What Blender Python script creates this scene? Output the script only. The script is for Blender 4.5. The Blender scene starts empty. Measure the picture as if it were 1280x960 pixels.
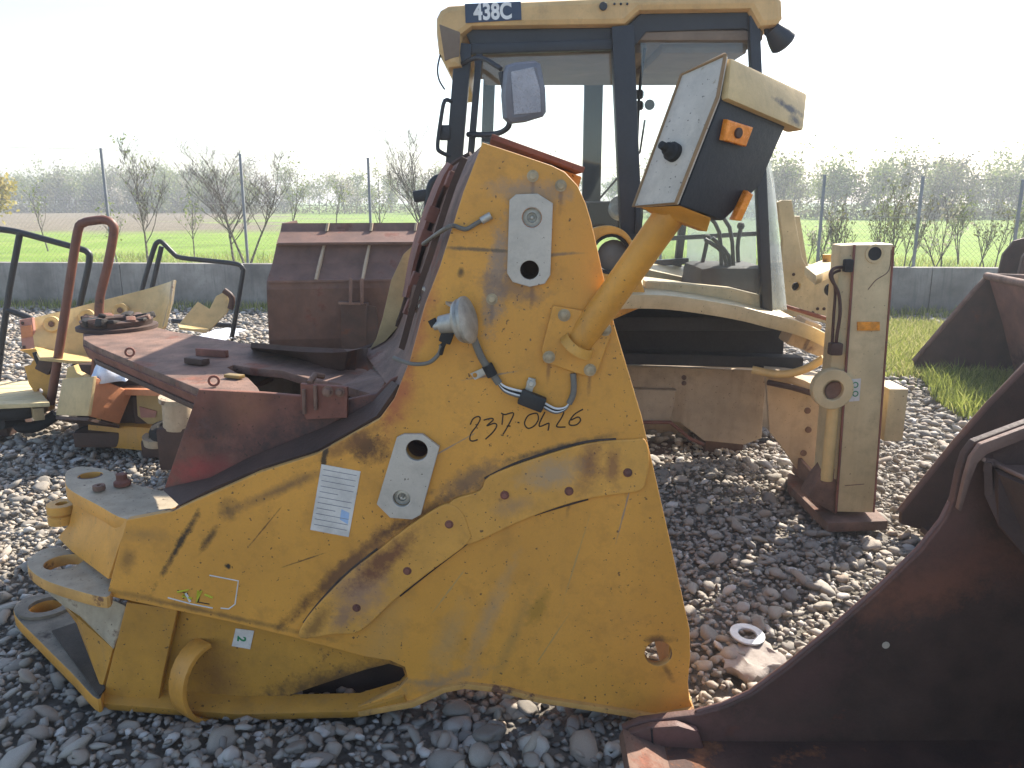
import bpy, bmesh, math, random
import numpy as np
from mathutils import Vector, Matrix, Euler
R = math.radians
sc = bpy.context.scene
col = sc.collection

# ------------------------------------------------------------------ camera, sky, sun, exposure
CAM = Vector((0, 0, 1.6)); PITCH = R(12.95); FOC = 1000.0
cd = bpy.data.cameras.new('camera'); cam = bpy.data.objects.new('camera', cd); col.objects.link(cam)
cd.sensor_width = 36; cd.lens = 36 * FOC / 1280; cd.clip_start = .05; cd.clip_end = 2000
cam.location = CAM; cam.rotation_euler = (math.pi / 2 - PITCH, 0, 0); sc.camera = cam
SUN_EL, SUN_AZ = R(40), R(38)          # azimuth measured from +Y towards +X
world = bpy.data.worlds.new('World'); sc.world = world; world.use_nodes = True
wn = world.node_tree.nodes; wl = world.node_tree.links
sky = wn.new('ShaderNodeTexSky'); sky.sky_type = 'NISHITA'; sky.sun_disc = False
sky.sun_elevation = SUN_EL; sky.sun_rotation = SUN_AZ; sky.air_density = 1.0; sky.dust_density = 1.5; sky.altitude = 50
wl.new(sky.outputs[0], wn['Background'].inputs[0]); wn['Background'].inputs[1].default_value = .13
sd = bpy.data.lights.new('sun', 'SUN'); sun = bpy.data.objects.new('sun', sd); col.objects.link(sun)
sd.energy = 5.0; sd.angle = R(.5); sd.color = (1, .93, .82)
sv = Vector((math.sin(SUN_AZ) * math.cos(SUN_EL), math.cos(SUN_AZ) * math.cos(SUN_EL), math.sin(SUN_EL)))
sun.rotation_euler = sv.to_track_quat('Z', 'Y').to_euler(); sun.location = sv * 30
sc.view_settings.view_transform = 'Standard'; sc.view_settings.look = 'None'
sc.view_settings.gamma = 1; sc.view_settings.use_curve_mapping = False
sc.view_settings.exposure = 1.2
sc.cycles.volume_step_rate = 4; sc.cycles.max_bounces = 8; sc.cycles.transparent_max_bounces = 12

# ------------------------------------------------------------------ surveying helpers: photograph point -> place
_cp, _sp = math.cos(PITCH), math.sin(PITCH)
def ray(px, py):
    x = (px - 640) / FOC; v = (480 - py) / FOC
    return Vector((x, _cp + v * _sp, -_sp + v * _cp))
def PY(px, py, Y): d = ray(px, py); return CAM + d * (Y / d.y)
def PZ(px, py, z): d = ray(px, py); return CAM + d * ((z - CAM.z) / d.z)
def proj(p):
    d = Vector(p) - CAM; dep = d.y * _cp - d.z * _sp
    return 640 + FOC * d.x / dep, 480 - FOC * (d.y * _sp + d.z * _cp) / dep
class Fr:                                  # a working plane: origin, u, v, n
    def __init__(s, o, u, v): s.o = Vector(o); s.u = Vector(u).normalized(); v = Vector(v); s.n = s.u.cross(v).normalized(); s.v = s.n.cross(s.u)
    def hit(s, px, py): d = ray(px, py); return CAM + d * ((s.o - CAM).dot(s.n) / d.dot(s.n))
    def uv(s, px, py): q = s.hit(px, py) - s.o; return (q.dot(s.u), q.dot(s.v))
    def w(s, a, b, c=0): return s.o + s.u * a + s.v * b + s.n * c
    def at(s, px, py, c=0): return s.hit(px, py) + s.n * c
def FY(Y): return Fr((0, Y, 0), (1, 0, 0), (0, 0, 1))
def FZ(z): return Fr((0, 0, z), (1, 0, 0), (0, 1, 0))

# ------------------------------------------------------------------ materials
def mat(name, c, rough=.6, metal=0, mott=.18, mscale=5, rust=0, rscale=4, rustcol=(.09, .034, .018), speck=0, speckcol=(.05, .03, .02),
        bump=.15, bscale=60, spots=(), spec=.4, streak=0, streakcol=(.25, .17, .09), grime=.45):
    m = bpy.data.materials.new(name); m.use_nodes = True; N = m.node_tree.nodes; L = m.node_tree.links; b = N['Principled BSDF']
    tc = N.new('ShaderNodeTexCoord').outputs['Object']
    def noise(s, d=5, r=.6, vec=None):
        n = N.new('ShaderNodeTexNoise'); n.inputs['Scale'].default_value = s; n.inputs['Detail'].default_value = d; n.inputs['Roughness'].default_value = r
        L.new(vec or tc, n.inputs['Vector']); return n.outputs[0]
    def rng(v, a, bb, lo=0, hi=1):
        n = N.new('ShaderNodeMapRange'); n.inputs[1].default_value = a; n.inputs[2].default_value = bb; n.inputs[3].default_value = lo; n.inputs[4].default_value = hi
        L.new(v, n.inputs[0]); return n.outputs[0]
    def mix(f, A, B):
        n = N.new('ShaderNodeMix'); n.data_type = 'RGBA'
        if isinstance(f, float): n.inputs[0].default_value = f
        else: L.new(f, n.inputs[0])
        for i, q in ((6, A), (7, B)):
            if isinstance(q, tuple): n.inputs[i].default_value = (*q[:3], 1)
            else: L.new(q, n.inputs[i])
        return n.outputs[2]
    c0 = tuple(x * (1 - mott) for x in c); c1 = tuple(min(1, x * (1 + mott)) for x in c)
    out = mix(rng(noise(mscale), .3, .7), c0, c1)
    fine = noise(bscale, 6, .7)
    if streak:
        mp = N.new('ShaderNodeMapping'); mp.inputs['Scale'].default_value = (14, 14, 1.1); L.new(tc, mp.inputs[0])
        out = mix(rng(noise(1.6, 4, .6, mp.outputs[0]), .52, .8, 0, streak), out, streakcol)
    roughv = None
    if rust:
        rn = noise(rscale, 9, .68); th = .70 - .28 * rust
        rm = rng(rn, th, th + .07)
        rc = mix(rng(noise(rscale * 5, 6, .7), .3, .7), tuple(x * .55 for x in rustcol), tuple(min(1, x * 1.7) for x in rustcol))
        out = mix(rm, out, rc); roughv = rng(rm, 0, 1, rough, .9)
    if grime:
        gn = noise(11, 10, .74); out = mix(rng(gn, .5, .72, 0, grime), out, tuple(x * .45 + .012 for x in c)); gn2 = noise(150, 3, .6); out = mix(rng(gn2, .45, .75, 0, grime * .6), out, tuple(min(1, x * .7 + .03) for x in c))
    if speck:
        out = mix(rng(noise(85, 2, .5), .725 - speck * .04, .745 - speck * .04, 0, .8), out, speckcol)
    if spots:
        wv = noise(26, 9, .75)
        wob = rng(wv, .25, .75, -.85, .85)
        for (p, r, ang, sc_, soft, op) in spots:
            mp = N.new('ShaderNodeMapping'); mp.vector_type = 'TEXTURE'
            mp.inputs['Location'].default_value = p; mp.inputs['Rotation'].default_value = (0, ang, 0); mp.inputs['Scale'].default_value = r; L.new(tc, mp.inputs[0])
            ln = N.new('ShaderNodeVectorMath'); ln.operation = 'LENGTH'; L.new(mp.outputs[0], ln.inputs[0])
            ad = N.new('ShaderNodeMath'); ad.operation = 'ADD'; L.new(ln.outputs['Value'], ad.inputs[0]); L.new(wob, ad.inputs[1])
            out = mix(rng(ad.outputs[0], 1 + soft, 1 - soft, 0, op), out, sc_)
    L.new(out, b.inputs['Base Color'])
    if roughv is not None: L.new(roughv, b.inputs['Roughness'])
    else: L.new(rng(fine, .3, .7, max(.05, rough - .12), min(1, rough + .12)), b.inputs['Roughness'])
    b.inputs['Metallic'].default_value = metal; b.inputs['Specular IOR Level'].default_value = spec
    if bump:
        bn = N.new('ShaderNodeBump'); bn.inputs['Strength'].default_value = bump; bn.inputs['Distance'].default_value = .01
        L.new(fine, bn.inputs['Height']); L.new(bn.outputs[0], b.inputs['Normal'])
    return m
YEL = (.66, .305, .048); BEI = (.57, .44, .24); RUST = (.085, .036, .024)
M = {}
M['yellow'] = mat('yellow_paint', YEL, .45, rust=.12, rscale=5, speck=.5, streak=.25)
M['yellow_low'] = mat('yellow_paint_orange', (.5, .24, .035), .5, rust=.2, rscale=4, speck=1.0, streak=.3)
M['yellow_worn'] = mat('yellow_paint_worn', (.61, .31, .06), .5, rust=.42, rscale=7, rustcol=(.14, .06, .035), speck=.6)
M['beige'] = mat('faded_yellow_paint', BEI, .5, rust=.17, rscale=3.5, rustcol=(.16, .08, .04), speck=.3, streak=.3)
M['beige_dirty'] = mat('faded_yellow_paint_dusty', (.45, .34, .225), .85, rust=.25, rscale=2.5, rustcol=(.2, .12, .085), speck=.4, streak=.4)
M['blade'] = mat('bright_yellow_paint', (.62, .43, .18), .45, rust=.08, rscale=5)
M['cream'] = mat('cream_paint', (.39, .315, .215), .65, mott=.3, mscale=9, rust=.33, rscale=9, rustcol=(.16, .10, .065), speck=.9, streak=.4)
M['rust'] = mat('rusty_steel', (.175, .10, .07), .8, mott=.5, mscale=7, rust=.45, rscale=4, rustcol=(.17, .065, .04), bump=.45, speck=1.2, streak=.4, streakcol=(.16, .12, .10))
M['rust_red'] = mat('rust_red_primer', (.20, .075, .05), .75, mott=.4, mscale=6, rust=.42, rscale=4.5, rustcol=(.085, .045, .038), bump=.35, speck=.8, streak=.35, streakcol=(.25, .13, .09))
M['rust_dark'] = mat('dark_rusty_steel', (.075, .041, .029), .75, mott=.35, rust=.4, rscale=5, rustcol=(.12, .045, .022), bump=.3)
M['rust_bucket'] = mat('bucket_rust', (.155, .082, .058), .6, mott=.3, rust=.4, rscale=2.5, rustcol=(.13, .05, .035), bump=.2, streak=.4, streakcol=(.08, .06, .06))
M['steel'] = mat('bare_steel', (.52, .47, .40), .5, .25, mott=.12, rust=.18, rustcol=(.25, .17, .11), rscale=9, speck=.5)
M['galv'] = mat('galvanised_steel', (.42, .40, .35), .45, .5, mott=.3, mscale=25, rust=.2, rscale=25, rustcol=(.2, .14, .09))
M['black'] = mat('black_paint', (.018, .019, .021), .45)
M['navy'] = mat('blue_black_paint', (.024, .028, .035), .45)
M['rubber'] = mat('black_rubber', (.02, .02, .02), .8)
M['darkint'] = mat('dark_plastic_liner', (.028, .026, .026), .8, mott=.3)
M['salmon'] = mat('salmon_primer', (.50, .20, .09), .65, rust=.2, rscale=6)
M['pinkwhite'] = mat('pinkish_primer', (.45, .22, .17), .7, rust=.1)
M['orange'] = mat('orange_lens', (1.0, .27, .03), .25, mott=.25, mscale=30)
M['amber'] = mat('amber_reflector', (.75, .28, .02), .3, mott=.3, mscale=40)
M['white'] = mat('white_paint', (.72, .71, .68), .55)
M['paper'] = mat('white_paper', (.66, .61, .55), .45, mott=.15, mscale=14, bump=.8, bscale=16, grime=.5)
M['sheet'] = mat('white_plastic_sheet', (.70, .73, .80), .4, bump=.3, bscale=18)
M['ink'] = mat('brown_black_ink', (.03, .016, .008), .7)
M['green_ink'] = mat('green_ink', (.02, .22, .08), .7)
M['yellow_ink'] = mat('acid_yellow_marks', (.55, .52, .03), .7)
M['greyink'] = mat('grey_print', (.28, .27, .28), .7)
M['decalblue'] = mat('dark_blue_decal', (.025, .045, .085), .4)
M['hose'] = mat('brown_hose', (.07, .03, .02), .6)
M['greyhose'] = mat('grey_corrugated_hose', (.16, .145, .12), .65)
M['wood'] = mat('weathered_board', (.42, .30, .15), .85, mott=.3)
M['board'] = mat('pale_board', (.66, .52, .28), .8, mott=.2)
M['concrete'] = mat('concrete', (.25, .23, .20), .9, mott=.45, mscale=1.6, bump=.4, bscale=25, streak=.7, streakcol=(.10, .10, .095))
M['grey_rock'] = mat('pinkish_rock', (.33, .285, .25), .85, mott=.15, mscale=9, bump=.4)
M['galvpost'] = mat('post_steel', (.22, .23, .24), .6, .3)
M['bark'] = mat('bark', (.10, .078, .062), .9, mott=.3, bump=.5)
M['roofpaint'] = mat('cab_roof_yellow', (.62, .40, .17), .5, rust=.05, streak=.3, streakcol=(.2, .15, .1))
M['lining'] = mat('cab_lining', (.20, .15, .11), .85)
M['mirror_shell'] = mat('mirror_shell_grey', (.16, .17, .20), .4)
def glassmat(name, tint, dirt, dcol):
    m = bpy.data.materials.new(name); m.use_nodes = True; N = m.node_tree.nodes; L = m.node_tree.links; b = N['Principled BSDF']
    out = N['Material Output']; tr = N.new('ShaderNodeBsdfTransparent'); tr.inputs[0].default_value = (*tint, 1)
    gl = N.new('ShaderNodeBsdfGlossy'); gl.inputs['Roughness'].default_value = .04
    fr = N.new('ShaderNodeFresnel'); fr.inputs[0].default_value = 1.5
    m1 = N.new('ShaderNodeMixShader'); L.new(fr.outputs[0], m1.inputs[0]); L.new(tr.outputs[0], m1.inputs[1]); L.new(gl.outputs[0], m1.inputs[2])
    df = N.new('ShaderNodeBsdfDiffuse'); df.inputs[0].default_value = (*dcol, 1); tl = N.new('ShaderNodeBsdfTranslucent'); tl.inputs[0].default_value = (*dcol, 1)
    m3 = N.new('ShaderNodeMixShader'); m3.inputs[0].default_value = .6; L.new(df.outputs[0], m3.inputs[1]); L.new(tl.outputs[0], m3.inputs[2])
    tc = N.new('ShaderNodeTexCoord'); nz = N.new('ShaderNodeTexNoise'); nz.inputs['Scale'].default_value = 4; nz.inputs['Detail'].default_value = 7; L.new(tc.outputs['Object'], nz.inputs['Vector'])
    mr = N.new('ShaderNodeMapRange'); mr.inputs[1].default_value = .3; mr.inputs[2].default_value = .75; mr.inputs[3].default_value = dirt * .6; mr.inputs[4].default_value = dirt * 1.4; L.new(nz.outputs[0], mr.inputs[0])
    m2 = N.new('ShaderNodeMixShader'); L.new(mr.outputs[0], m2.inputs[0]); L.new(m1.outputs[0], m2.inputs[1]); L.new(m3.outputs[0], m2.inputs[2])
    L.new(m2.outputs[0], out.inputs[0]); N.remove(b); return m
M['glass'] = glassmat('cab_glass', (.95, .97, .97), .02, (.6, .62, .6))
M['dirtyglass'] = glassmat('dusty_glass', (.9, .93, .92), .33, (.62, .66, .66))
def attrmat(name, stops, rough=.8, bump=.2, bscale=60, trans=0, objrnd=False):
    m = bpy.data.materials.new(name); m.use_nodes = True; N = m.node_tree.nodes; L = m.node_tree.links; b = N['Principled BSDF']
    at = N.new('ShaderNodeAttribute'); at.attribute_name = 'rnd'; v = at.outputs['Fac']
    if objrnd:
        oi = N.new('ShaderNodeObjectInfo'); ad = N.new('ShaderNodeMath'); ad.operation = 'ADD'; L.new(v, ad.inputs[0]); L.new(oi.outputs['Random'], ad.inputs[1])
        fc = N.new('ShaderNodeMath'); fc.operation = 'FRACT'; L.new(ad.outputs[0], fc.inputs[0]); v = fc.outputs[0]
    rp = N.new('ShaderNodeValToRGB'); e = rp.color_ramp.elements; e[0].position, e[0].color = stops[0][0], (*stops[0][1], 1); e[1].position, e[1].color = stops[-1][0], (*stops[-1][1], 1)
    for p, c in stops[1:-1]: q = e.new(p); q.color = (*c, 1)
    L.new(v, rp.inputs[0]); outc = rp.outputs[0]
    if bump:
        tc = N.new('ShaderNodeTexCoord'); nz = N.new('ShaderNodeTexNoise'); nz.inputs['Scale'].default_value = bscale; nz.inputs['Detail'].default_value = 6; L.new(tc.outputs['Object'], nz.inputs['Vector'])
        bn = N.new('ShaderNodeBump'); bn.inputs['Strength'].default_value = bump; bn.inputs['Distance'].default_value = .01; L.new(nz.outputs[0], bn.inputs['Height']); L.new(bn.outputs[0], b.inputs['Normal'])
        mx = N.new('ShaderNodeMix'); mx.data_type = 'RGBA'; mx.blend_type = 'MULTIPLY'; mx.inputs[0].default_value = .7
        mr = N.new('ShaderNodeMapRange'); mr.inputs[1].default_value = .3; mr.inputs[2].default_value = .7; mr.inputs[3].default_value = .75; mr.inputs[4].default_value = 1.2; L.new(nz.outputs[0], mr.inputs[0])
        L.new(outc, mx.inputs[6]); L.new(mr.outputs[0], mx.inputs[7]); outc = mx.outputs[2]
    L.new(outc, b.inputs['Base Color']); b.inputs['Roughness'].default_value = rough; b.inputs['Specular IOR Level'].default_value = .3
    if trans:
        tl = N.new('ShaderNodeBsdfTranslucent'); L.new(outc, tl.inputs[0]); ms = N.new('ShaderNodeMixShader'); ms.inputs[0].default_value = trans
        L.new(b.outputs[0], ms.inputs[1]); L.new(tl.outputs[0], ms.inputs[2]); L.new(ms.outputs[0], N['Material Output'].inputs[0])
    return m
M['stone'] = attrmat('river_stone', [(0, (.20, .18, .155)), (.18, (.29, .26, .22)), (.35, (.36, .31, .245)), (.5, (.25, .22, .185)), (.64, (.38, .34, .285)), (.78, (.33, .255, .19)), (.92, (.41, .375, .325)), (1, (.58, .53, .47))], .8, .3, 45, objrnd=True)
M['grass'] = attrmat('grass_blade', [(0, (.13, .16, .035)), (.45, (.25, .29, .06)), (.75, (.38, .40, .10)), (1, (.52, .45, .22))], .6, 0, trans=.45)
M['leaf'] = attrmat('spring_leaf', [(0, (.12, .16, .03)), (.6, (.22, .27, .07)), (1, (.36, .36, .18))], .6, 0, trans=.4)
M['leafpale'] = attrmat('pale_blossom_leaf', [(0, (.26, .24, .15)), (.6, (.42, .38, .28)), (1, (.62, .57, .50))], .7, 0, trans=.35)
M['leafyellow'] = attrmat('yellow_green_leaf', [(0, (.30, .24, .05)), (1, (.52, .42, .14))], .7, 0, trans=.4)
M['leafbrown'] = attrmat('brown_green_leaf', [(0, (.09, .09, .03)), (.5, (.15, .165, .05)), (1, (.24, .21, .11))], .7, 0, trans=.3)

# ------------------------------------------------------------------ building helpers
BASE = {}
def tag(o, label=None, cat=None, group=None, kind=None):
    if label: o['label'] = label
    if cat: o['category'] = cat
    if group: o['group'] = group
    if kind: o['kind'] = kind
    return o
def thing(name, label, cat, loc, group=None):
    o = bpy.data.objects.new(name, None); col.objects.link(o); o.location = loc; o.empty_display_size = .1; BASE[o.name] = Vector(loc)
    return tag(o, label, cat, group)
def link(name, me, m, parent=None, smooth=None, origin=None):
    """mesh given in place coordinates -> object under parent"""
    b = BASE[parent.name] if parent else (Vector(origin) if origin is not None else Vector((0, 0, 0)))
    if b.length > 0: me.transform(Matrix.Translation(-b))
    o = bpy.data.objects.new(name, me); col.objects.link(o); BASE[o.name] = b
    if m is not None: me.materials.append(M[m] if isinstance(m, str) else m)
    if parent: o.parent = parent
    else: o.location = b
    if smooth is not None:
        me.polygons.foreach_set('use_smooth', [True] * len(me.polygons))
        if smooth < 180: me.set_sharp_from_angle(angle=R(smooth))
    return o
def poly(name, vs, fs, m, parent=None, bevel=0, smooth=None, fix=True, origin=None, seg=2):
    me = bpy.data.meshes.new(name); me.from_pydata([tuple(v) for v in vs], [], fs)
    if fix:
        bm = bmesh.new(); bm.from_mesh(me); bmesh.ops.recalc_face_normals(bm, faces=bm.faces)
        if bevel: bmesh.ops.bevel(bm, geom=[e for e in bm.edges if len(e.link_faces) == 2 and e.calc_face_angle(0) > .35], offset=bevel, segments=seg, affect='EDGES', profile=.6, clamp_overlap=True)
        bm.to_mesh(me); bm.free()
    if smooth is None and bevel: smooth = 35
    return link(name, me, m, parent, smooth, origin)
def prism(name, pts, vec, m, parent=None, bevel=0, smooth=None):
    n = len(pts); vec = Vector(vec); pts = [Vector(p) for p in pts]
    vs = pts + [p + vec for p in pts]
    fs = [list(range(n)), list(range(2 * n - 1, n - 1, -1))] + [[i, (i + 1) % n, n + (i + 1) % n, n + i] for i in range(n)]
    return poly(name, vs, fs, m, parent, bevel, smooth)
def hexa(name, q0, q1, m, parent=None, bevel=0):       # two quads joined into a box
    fs = [[0, 1, 2, 3], [7, 6, 5, 4]] + [[i, (i + 1) % 4, 4 + (i + 1) % 4, 4 + i] for i in range(4)]
    return poly(name, list(q0) + list(q1), fs, m, parent, bevel)
def box(name, c, s, m, parent=None, bevel=0, rot=None):
    c = Vector(c); mt = Euler(rot).to_matrix() if rot else Matrix.Identity(3)
    vs = [c + mt @ Vector((x * s[0] / 2, y * s[1] / 2, z * s[2] / 2)) for x in (-1, 1) for y in (-1, 1) for z in (-1, 1)]
    fs = [[0, 1, 3, 2], [4, 6, 7, 5], [0, 4, 5, 1], [2, 3, 7, 6], [0, 2, 6, 4], [1, 5, 7, 3]]
    return poly(name, vs, fs, m, parent, bevel)
def bar(name, p, q, w, h, m, parent=None, up=(0, 0, 1), bevel=0):
    p, q = Vector(p), Vector(q); d = (q - p).normalized(); s = d.cross(Vector(up)).normalized(); t = s.cross(d)
    f = lambda o: [o + s * w / 2 + t * h / 2, o - s * w / 2 + t * h / 2, o - s * w / 2 - t * h / 2, o + s * w / 2 - t * h / 2]
    return hexa(name, f(p), f(q), m, parent, bevel)
def plate(name, fr, outer, m, parent=None, th=.02, holes=(), bevel=.002, off=0, px=True, edge_m=None):
    """flat plate cut to an outline on a working plane, with real thickness and bevelled edges; holes are (u,v) loops"""
    pts = [fr.uv(*p) for p in outer] if px else outer
    cu = bpy.data.curves.new(name, 'CURVE'); cu.dimensions = '2D'; cu.fill_mode = 'BOTH'
    cu.extrude = max(1e-4, th / 2 - bevel); cu.bevel_depth = bevel; cu.bevel_resolution = 1; cu.offset = -bevel
    for loop in [pts] + list(holes):
        s = cu.splines.new('POLY'); s.points.add(len(loop) - 1); s.use_cyclic_u = True
        s.points.foreach_set('co', [x for p in loop for x in (p[0], p[1], 0, 1)])
    t = bpy.data.objects.new('t', cu); me = bpy.data.meshes.new_from_object(t); bpy.data.objects.remove(t); bpy.data.curves.remove(cu)
    me.name = name; me.materials.clear()
    mt = Matrix.Identity(4)
    for i in range(3): mt[i][0] = fr.u[i]; mt[i][1] = fr.v[i]; mt[i][2] = fr.n[i]; mt[i][3] = (fr.o + fr.n * (off - th / 2))[i]
    me.transform(mt)
    o = link(name, me, m, parent, 30)
    if edge_m:
        me.materials.append(M[edge_m])
        for f in me.polygons:
            if abs(f.normal.dot(fr.n)) < .6: f.material_index = 1
    return o
def circ(fr, px, py, r, n=24, ry=None):
    a, b = fr.uv(px, py); ry = ry or r
    return [(a + r * math.cos(2 * math.pi * i / n), b + ry * math.sin(2 * math.pi * i / n)) for i in range(n)]
def spline(pts, n=6, closed=False):
    P = [Vector(p) for p in pts]; k = len(P); out = []
    for i in range(k if closed else k - 1):
        g = lambda j: P[j % k] if closed else P[max(0, min(k - 1, j))]
        a, b, c, d = g(i - 1), g(i), g(i + 1), g(i + 2)
        for s in range(n):
            t = s / n; out.append(.5 * ((2 * b) + (c - a) * t + (2 * a - 5 * b + 4 * c - d) * t * t + (3 * b - a - 3 * c + d) * t ** 3))
    if not closed: out.append(P[-1])
    return out
def tubemesh(pts, rad, sides=10, caps=True):
    P = [Vector(p) for p in pts]; n = len(P); rs = rad if isinstance(rad, (list, tuple)) else [rad] * n
    vs, fs = [], []; ref = None
    for i in range(n):
        d = (P[min(n - 1, i + 1)] - P[max(0, i - 1)]).normalized()
        if ref is None: ref = Vector((0, 0, 1)) if abs(d.z) < .9 else Vector((1, 0, 0))
        s = d.cross(ref).normalized(); t = s.cross(d).normalized(); ref = t
        for k in range(sides): a = 2 * math.pi * k / sides; vs.append(P[i] + (s * math.cos(a) + t * math.sin(a)) * rs[i])
    for i in range(n - 1):
        for k in range(sides): k2 = (k + 1) % sides; fs.append([i * sides + k, i * sides + k2, (i + 1) * sides + k2, (i + 1) * sides + k])
    if caps: fs.append(list(range(sides - 1, -1, -1))); fs.append([(n - 1) * sides + k for k in range(sides)])
    return vs, fs
def tube(name, pts, r, m, parent=None, sides=10, curve=0):
    if curve: pts = spline(pts, curve)
    vs, fs = tubemesh(pts, r, sides); return poly(name, vs, fs, m, parent, smooth=50, fix=False)
def lathe(name, p, axis, prof, m, parent=None, n=24):
    """prof: (radius, distance along axis) pairs, closed at first/last when radius is 0"""
    p = Vector(p); ax = Vector(axis).normalized(); s = ax.cross(Vector((0, 0, 1)) if abs(ax.z) < .9 else Vector((1, 0, 0))).normalized(); t = ax.cross(s)
    vs, fs = [], []
    for r, h in prof:
        for k in range(n): a = 2 * math.pi * k / n; vs.append(p + ax * h + (s * math.cos(a) + t * math.sin(a)) * max(r, 1e-5))
    for i in range(len(prof) - 1):
        for k in range(n): k2 = (k + 1) % n; fs.append([i * n + k, i * n + k2, (i + 1) * n + k2, (i + 1) * n + k])
    return poly(name, vs, fs, m, parent, smooth=35)
def ringp(ri, ro, h): return [(ri, 0), (ro, 0), (ro, h), (ri, h), (ri, 0)]
def disc(r, h, c=.002): return [(0, 0), (r, 0), (r, h - c), (r - c, h), (0, h)]
def bolt(p, axis, parent, m='steel', r=.013, h=.012):
    return lathe('bolt', p, axis, [(0, -.004), (r * 1.5, -.004), (r * 1.5, .003), (r, .003), (r, h), (r * .75, h + .002), (0, h + .002)], m, parent, 12)
def sheet(name, A, B, m, parent=None, th=.012, bevel=0):
    """ruled sheet between two rows of points, given thickness"""
    A = [Vector(p) for p in A]; B = [Vector(p) for p in B]; n = len(A)
    nr = []
    for i in range(n):
        t = (A[min(n - 1, i + 1)] - A[max(0, i - 1)]); w = B[i] - A[i]; q = t.cross(w); nr.append(q.normalized() if q.length > 1e-9 else Vector((0, 0, 1)))
    vs = A + B + [A[i] - nr[i] * th for i in range(n)] + [B[i] - nr[i] * th for i in range(n)]
    fs = []
    for i in range(n - 1):
        fs += [[i, i + 1, n + i + 1, n + i], [2 * n + i, 3 * n + i, 3 * n + i + 1, 2 * n + i + 1], [i, 2 * n + i, 2 * n + i + 1, i + 1], [n + i, n + i + 1, 3 * n + i + 1, 3 * n + i]]
    fs += [[0, n, 3 * n, 2 * n], [n - 1, 3 * n - 1, 4 * n - 1, 2 * n - 1]]
    return poly(name, vs, fs, m, parent, bevel, smooth=30)
def text(name, s, fr, px, py, size, m, parent, off=.002, rot=0, bold=0, sx=1):
    cu = bpy.data.curves.new(name, 'FONT'); cu.body = s; cu.size = size; cu.align_x = 'CENTER'; cu.align_y = 'CENTER'; cu.offset = bold; cu.extrude = .0006
    t = bpy.data.objects.new('t', cu); me = bpy.data.meshes.new_from_object(t); bpy.data.objects.remove(t); bpy.data.curves.remove(cu); me.materials.clear()
    a, b = fr.uv(px, py); mt = Matrix.Identity(4)
    for i in range(3): mt[i][0] = fr.u[i]; mt[i][1] = fr.v[i]; mt[i][2] = fr.n[i]; mt[i][3] = (fr.w(a, b, off))[i]
    me.transform(mt @ Matrix.Rotation(rot, 4, 'Z') @ Matrix.Diagonal((sx, 1, 1, 1)))
    return link(name, me, m, parent)
def npmesh(name, V, F, m, rnd=None, parent=None, smooth=False):
    """V (n,3) array, F (k,3|4) array; rnd one value per vertex"""
    me = bpy.data.meshes.new(name); k = F.shape[1]
    me.vertices.add(len(V)); me.vertices.foreach_set('co', np.ascontiguousarray(V, np.float32).ravel())
    me.loops.add(F.size); me.loops.foreach_set('vertex_index', np.ascontiguousarray(F, np.int32).ravel())
    me.polygons.add(len(F)); me.polygons.foreach_set('loop_start', np.arange(0, F.size, k, dtype=np.int32)); me.polygons.foreach_set('loop_total', np.full(len(F), k, np.int32))
    if smooth: me.polygons.foreach_set('use_smooth', np.ones(len(F), bool))
    me.update(calc_edges=True)
    if rnd is not None: a = me.attributes.new('rnd', 'FLOAT', 'POINT'); a.data.foreach_set('value', np.ascontiguousarray(rnd, np.float32))
    return link(name, me, m, parent)

# ================================================================== THE SETTING
rs = np.random.RandomState(7)
def groundmat(name, fn):
    m = bpy.data.materials.new(name); m.use_nodes = True; N = m.node_tree.nodes; L = m.node_tree.links; b = N['Principled BSDF']; b.inputs['Roughness'].default_value = .95; b.inputs['Specular IOR Level'].default_value = .15
    tc = N.new('ShaderNodeTexCoord').outputs['Object']
    def noise(s, d=6, r=.6):
        n = N.new('ShaderNodeTexNoise'); n.inputs['Scale'].default_value = s; n.inputs['Detail'].default_value = d; n.inputs['Roughness'].default_value = r; L.new(tc, n.inputs['Vector']); return n.outputs[0]
    def ramp(v, stops):
        rp = N.new('ShaderNodeValToRGB'); e = rp.color_ramp.elements; e[0].position, e[0].color = stops[0][0], (*stops[0][1], 1); e[1].position, e[1].color = stops[-1][0], (*stops[-1][1], 1)
        for p, c in stops[1:-1]: q = e.new(p); q.color = (*c, 1)
        L.new(v, rp.inputs[0]); return rp.outputs[0]
    def math_(op, a, c, clamp=False):
        n = N.new('ShaderNodeMath'); n.operation = op; n.use_clamp = clamp
        for i, q in enumerate((a, c)):
            if isinstance(q, (int, float)): n.inputs[i].default_value = q
            else: L.new(q, n.inputs[i])
        return n.outputs[0]
    def mix(f, A, B):
        n = N.new('ShaderNodeMix'); n.data_type = 'RGBA'; L.new(f, n.inputs[0])
        for i, q in ((6, A), (7, B)):
            if isinstance(q, tuple): n.inputs[i].default_value = (*q, 1)
            else: L.new(q, n.inputs[i])
        return n.outputs[2]
    sp = N.new('ShaderNodeSeparateXYZ'); L.new(tc, sp.inputs[0])
    c, h = fn(noise, ramp, math_, mix, sp)
    L.new(c, b.inputs['Base Color'])
    bn = N.new('ShaderNodeBump'); bn.inputs['Strength'].default_value = .8; bn.inputs['Distance'].default_value = .05; L.new(h, bn.inputs['Height']); L.new(bn.outputs[0], b.inputs['Normal'])
    return m
def f_yard(noise, ramp, ma, mix, sp):
    v = noise(22, 8, .75); return ramp(v, [(.3, (.17, .15, .125)), (.5, (.25, .225, .19)), (.7, (.34, .31, .27))]), v
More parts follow.
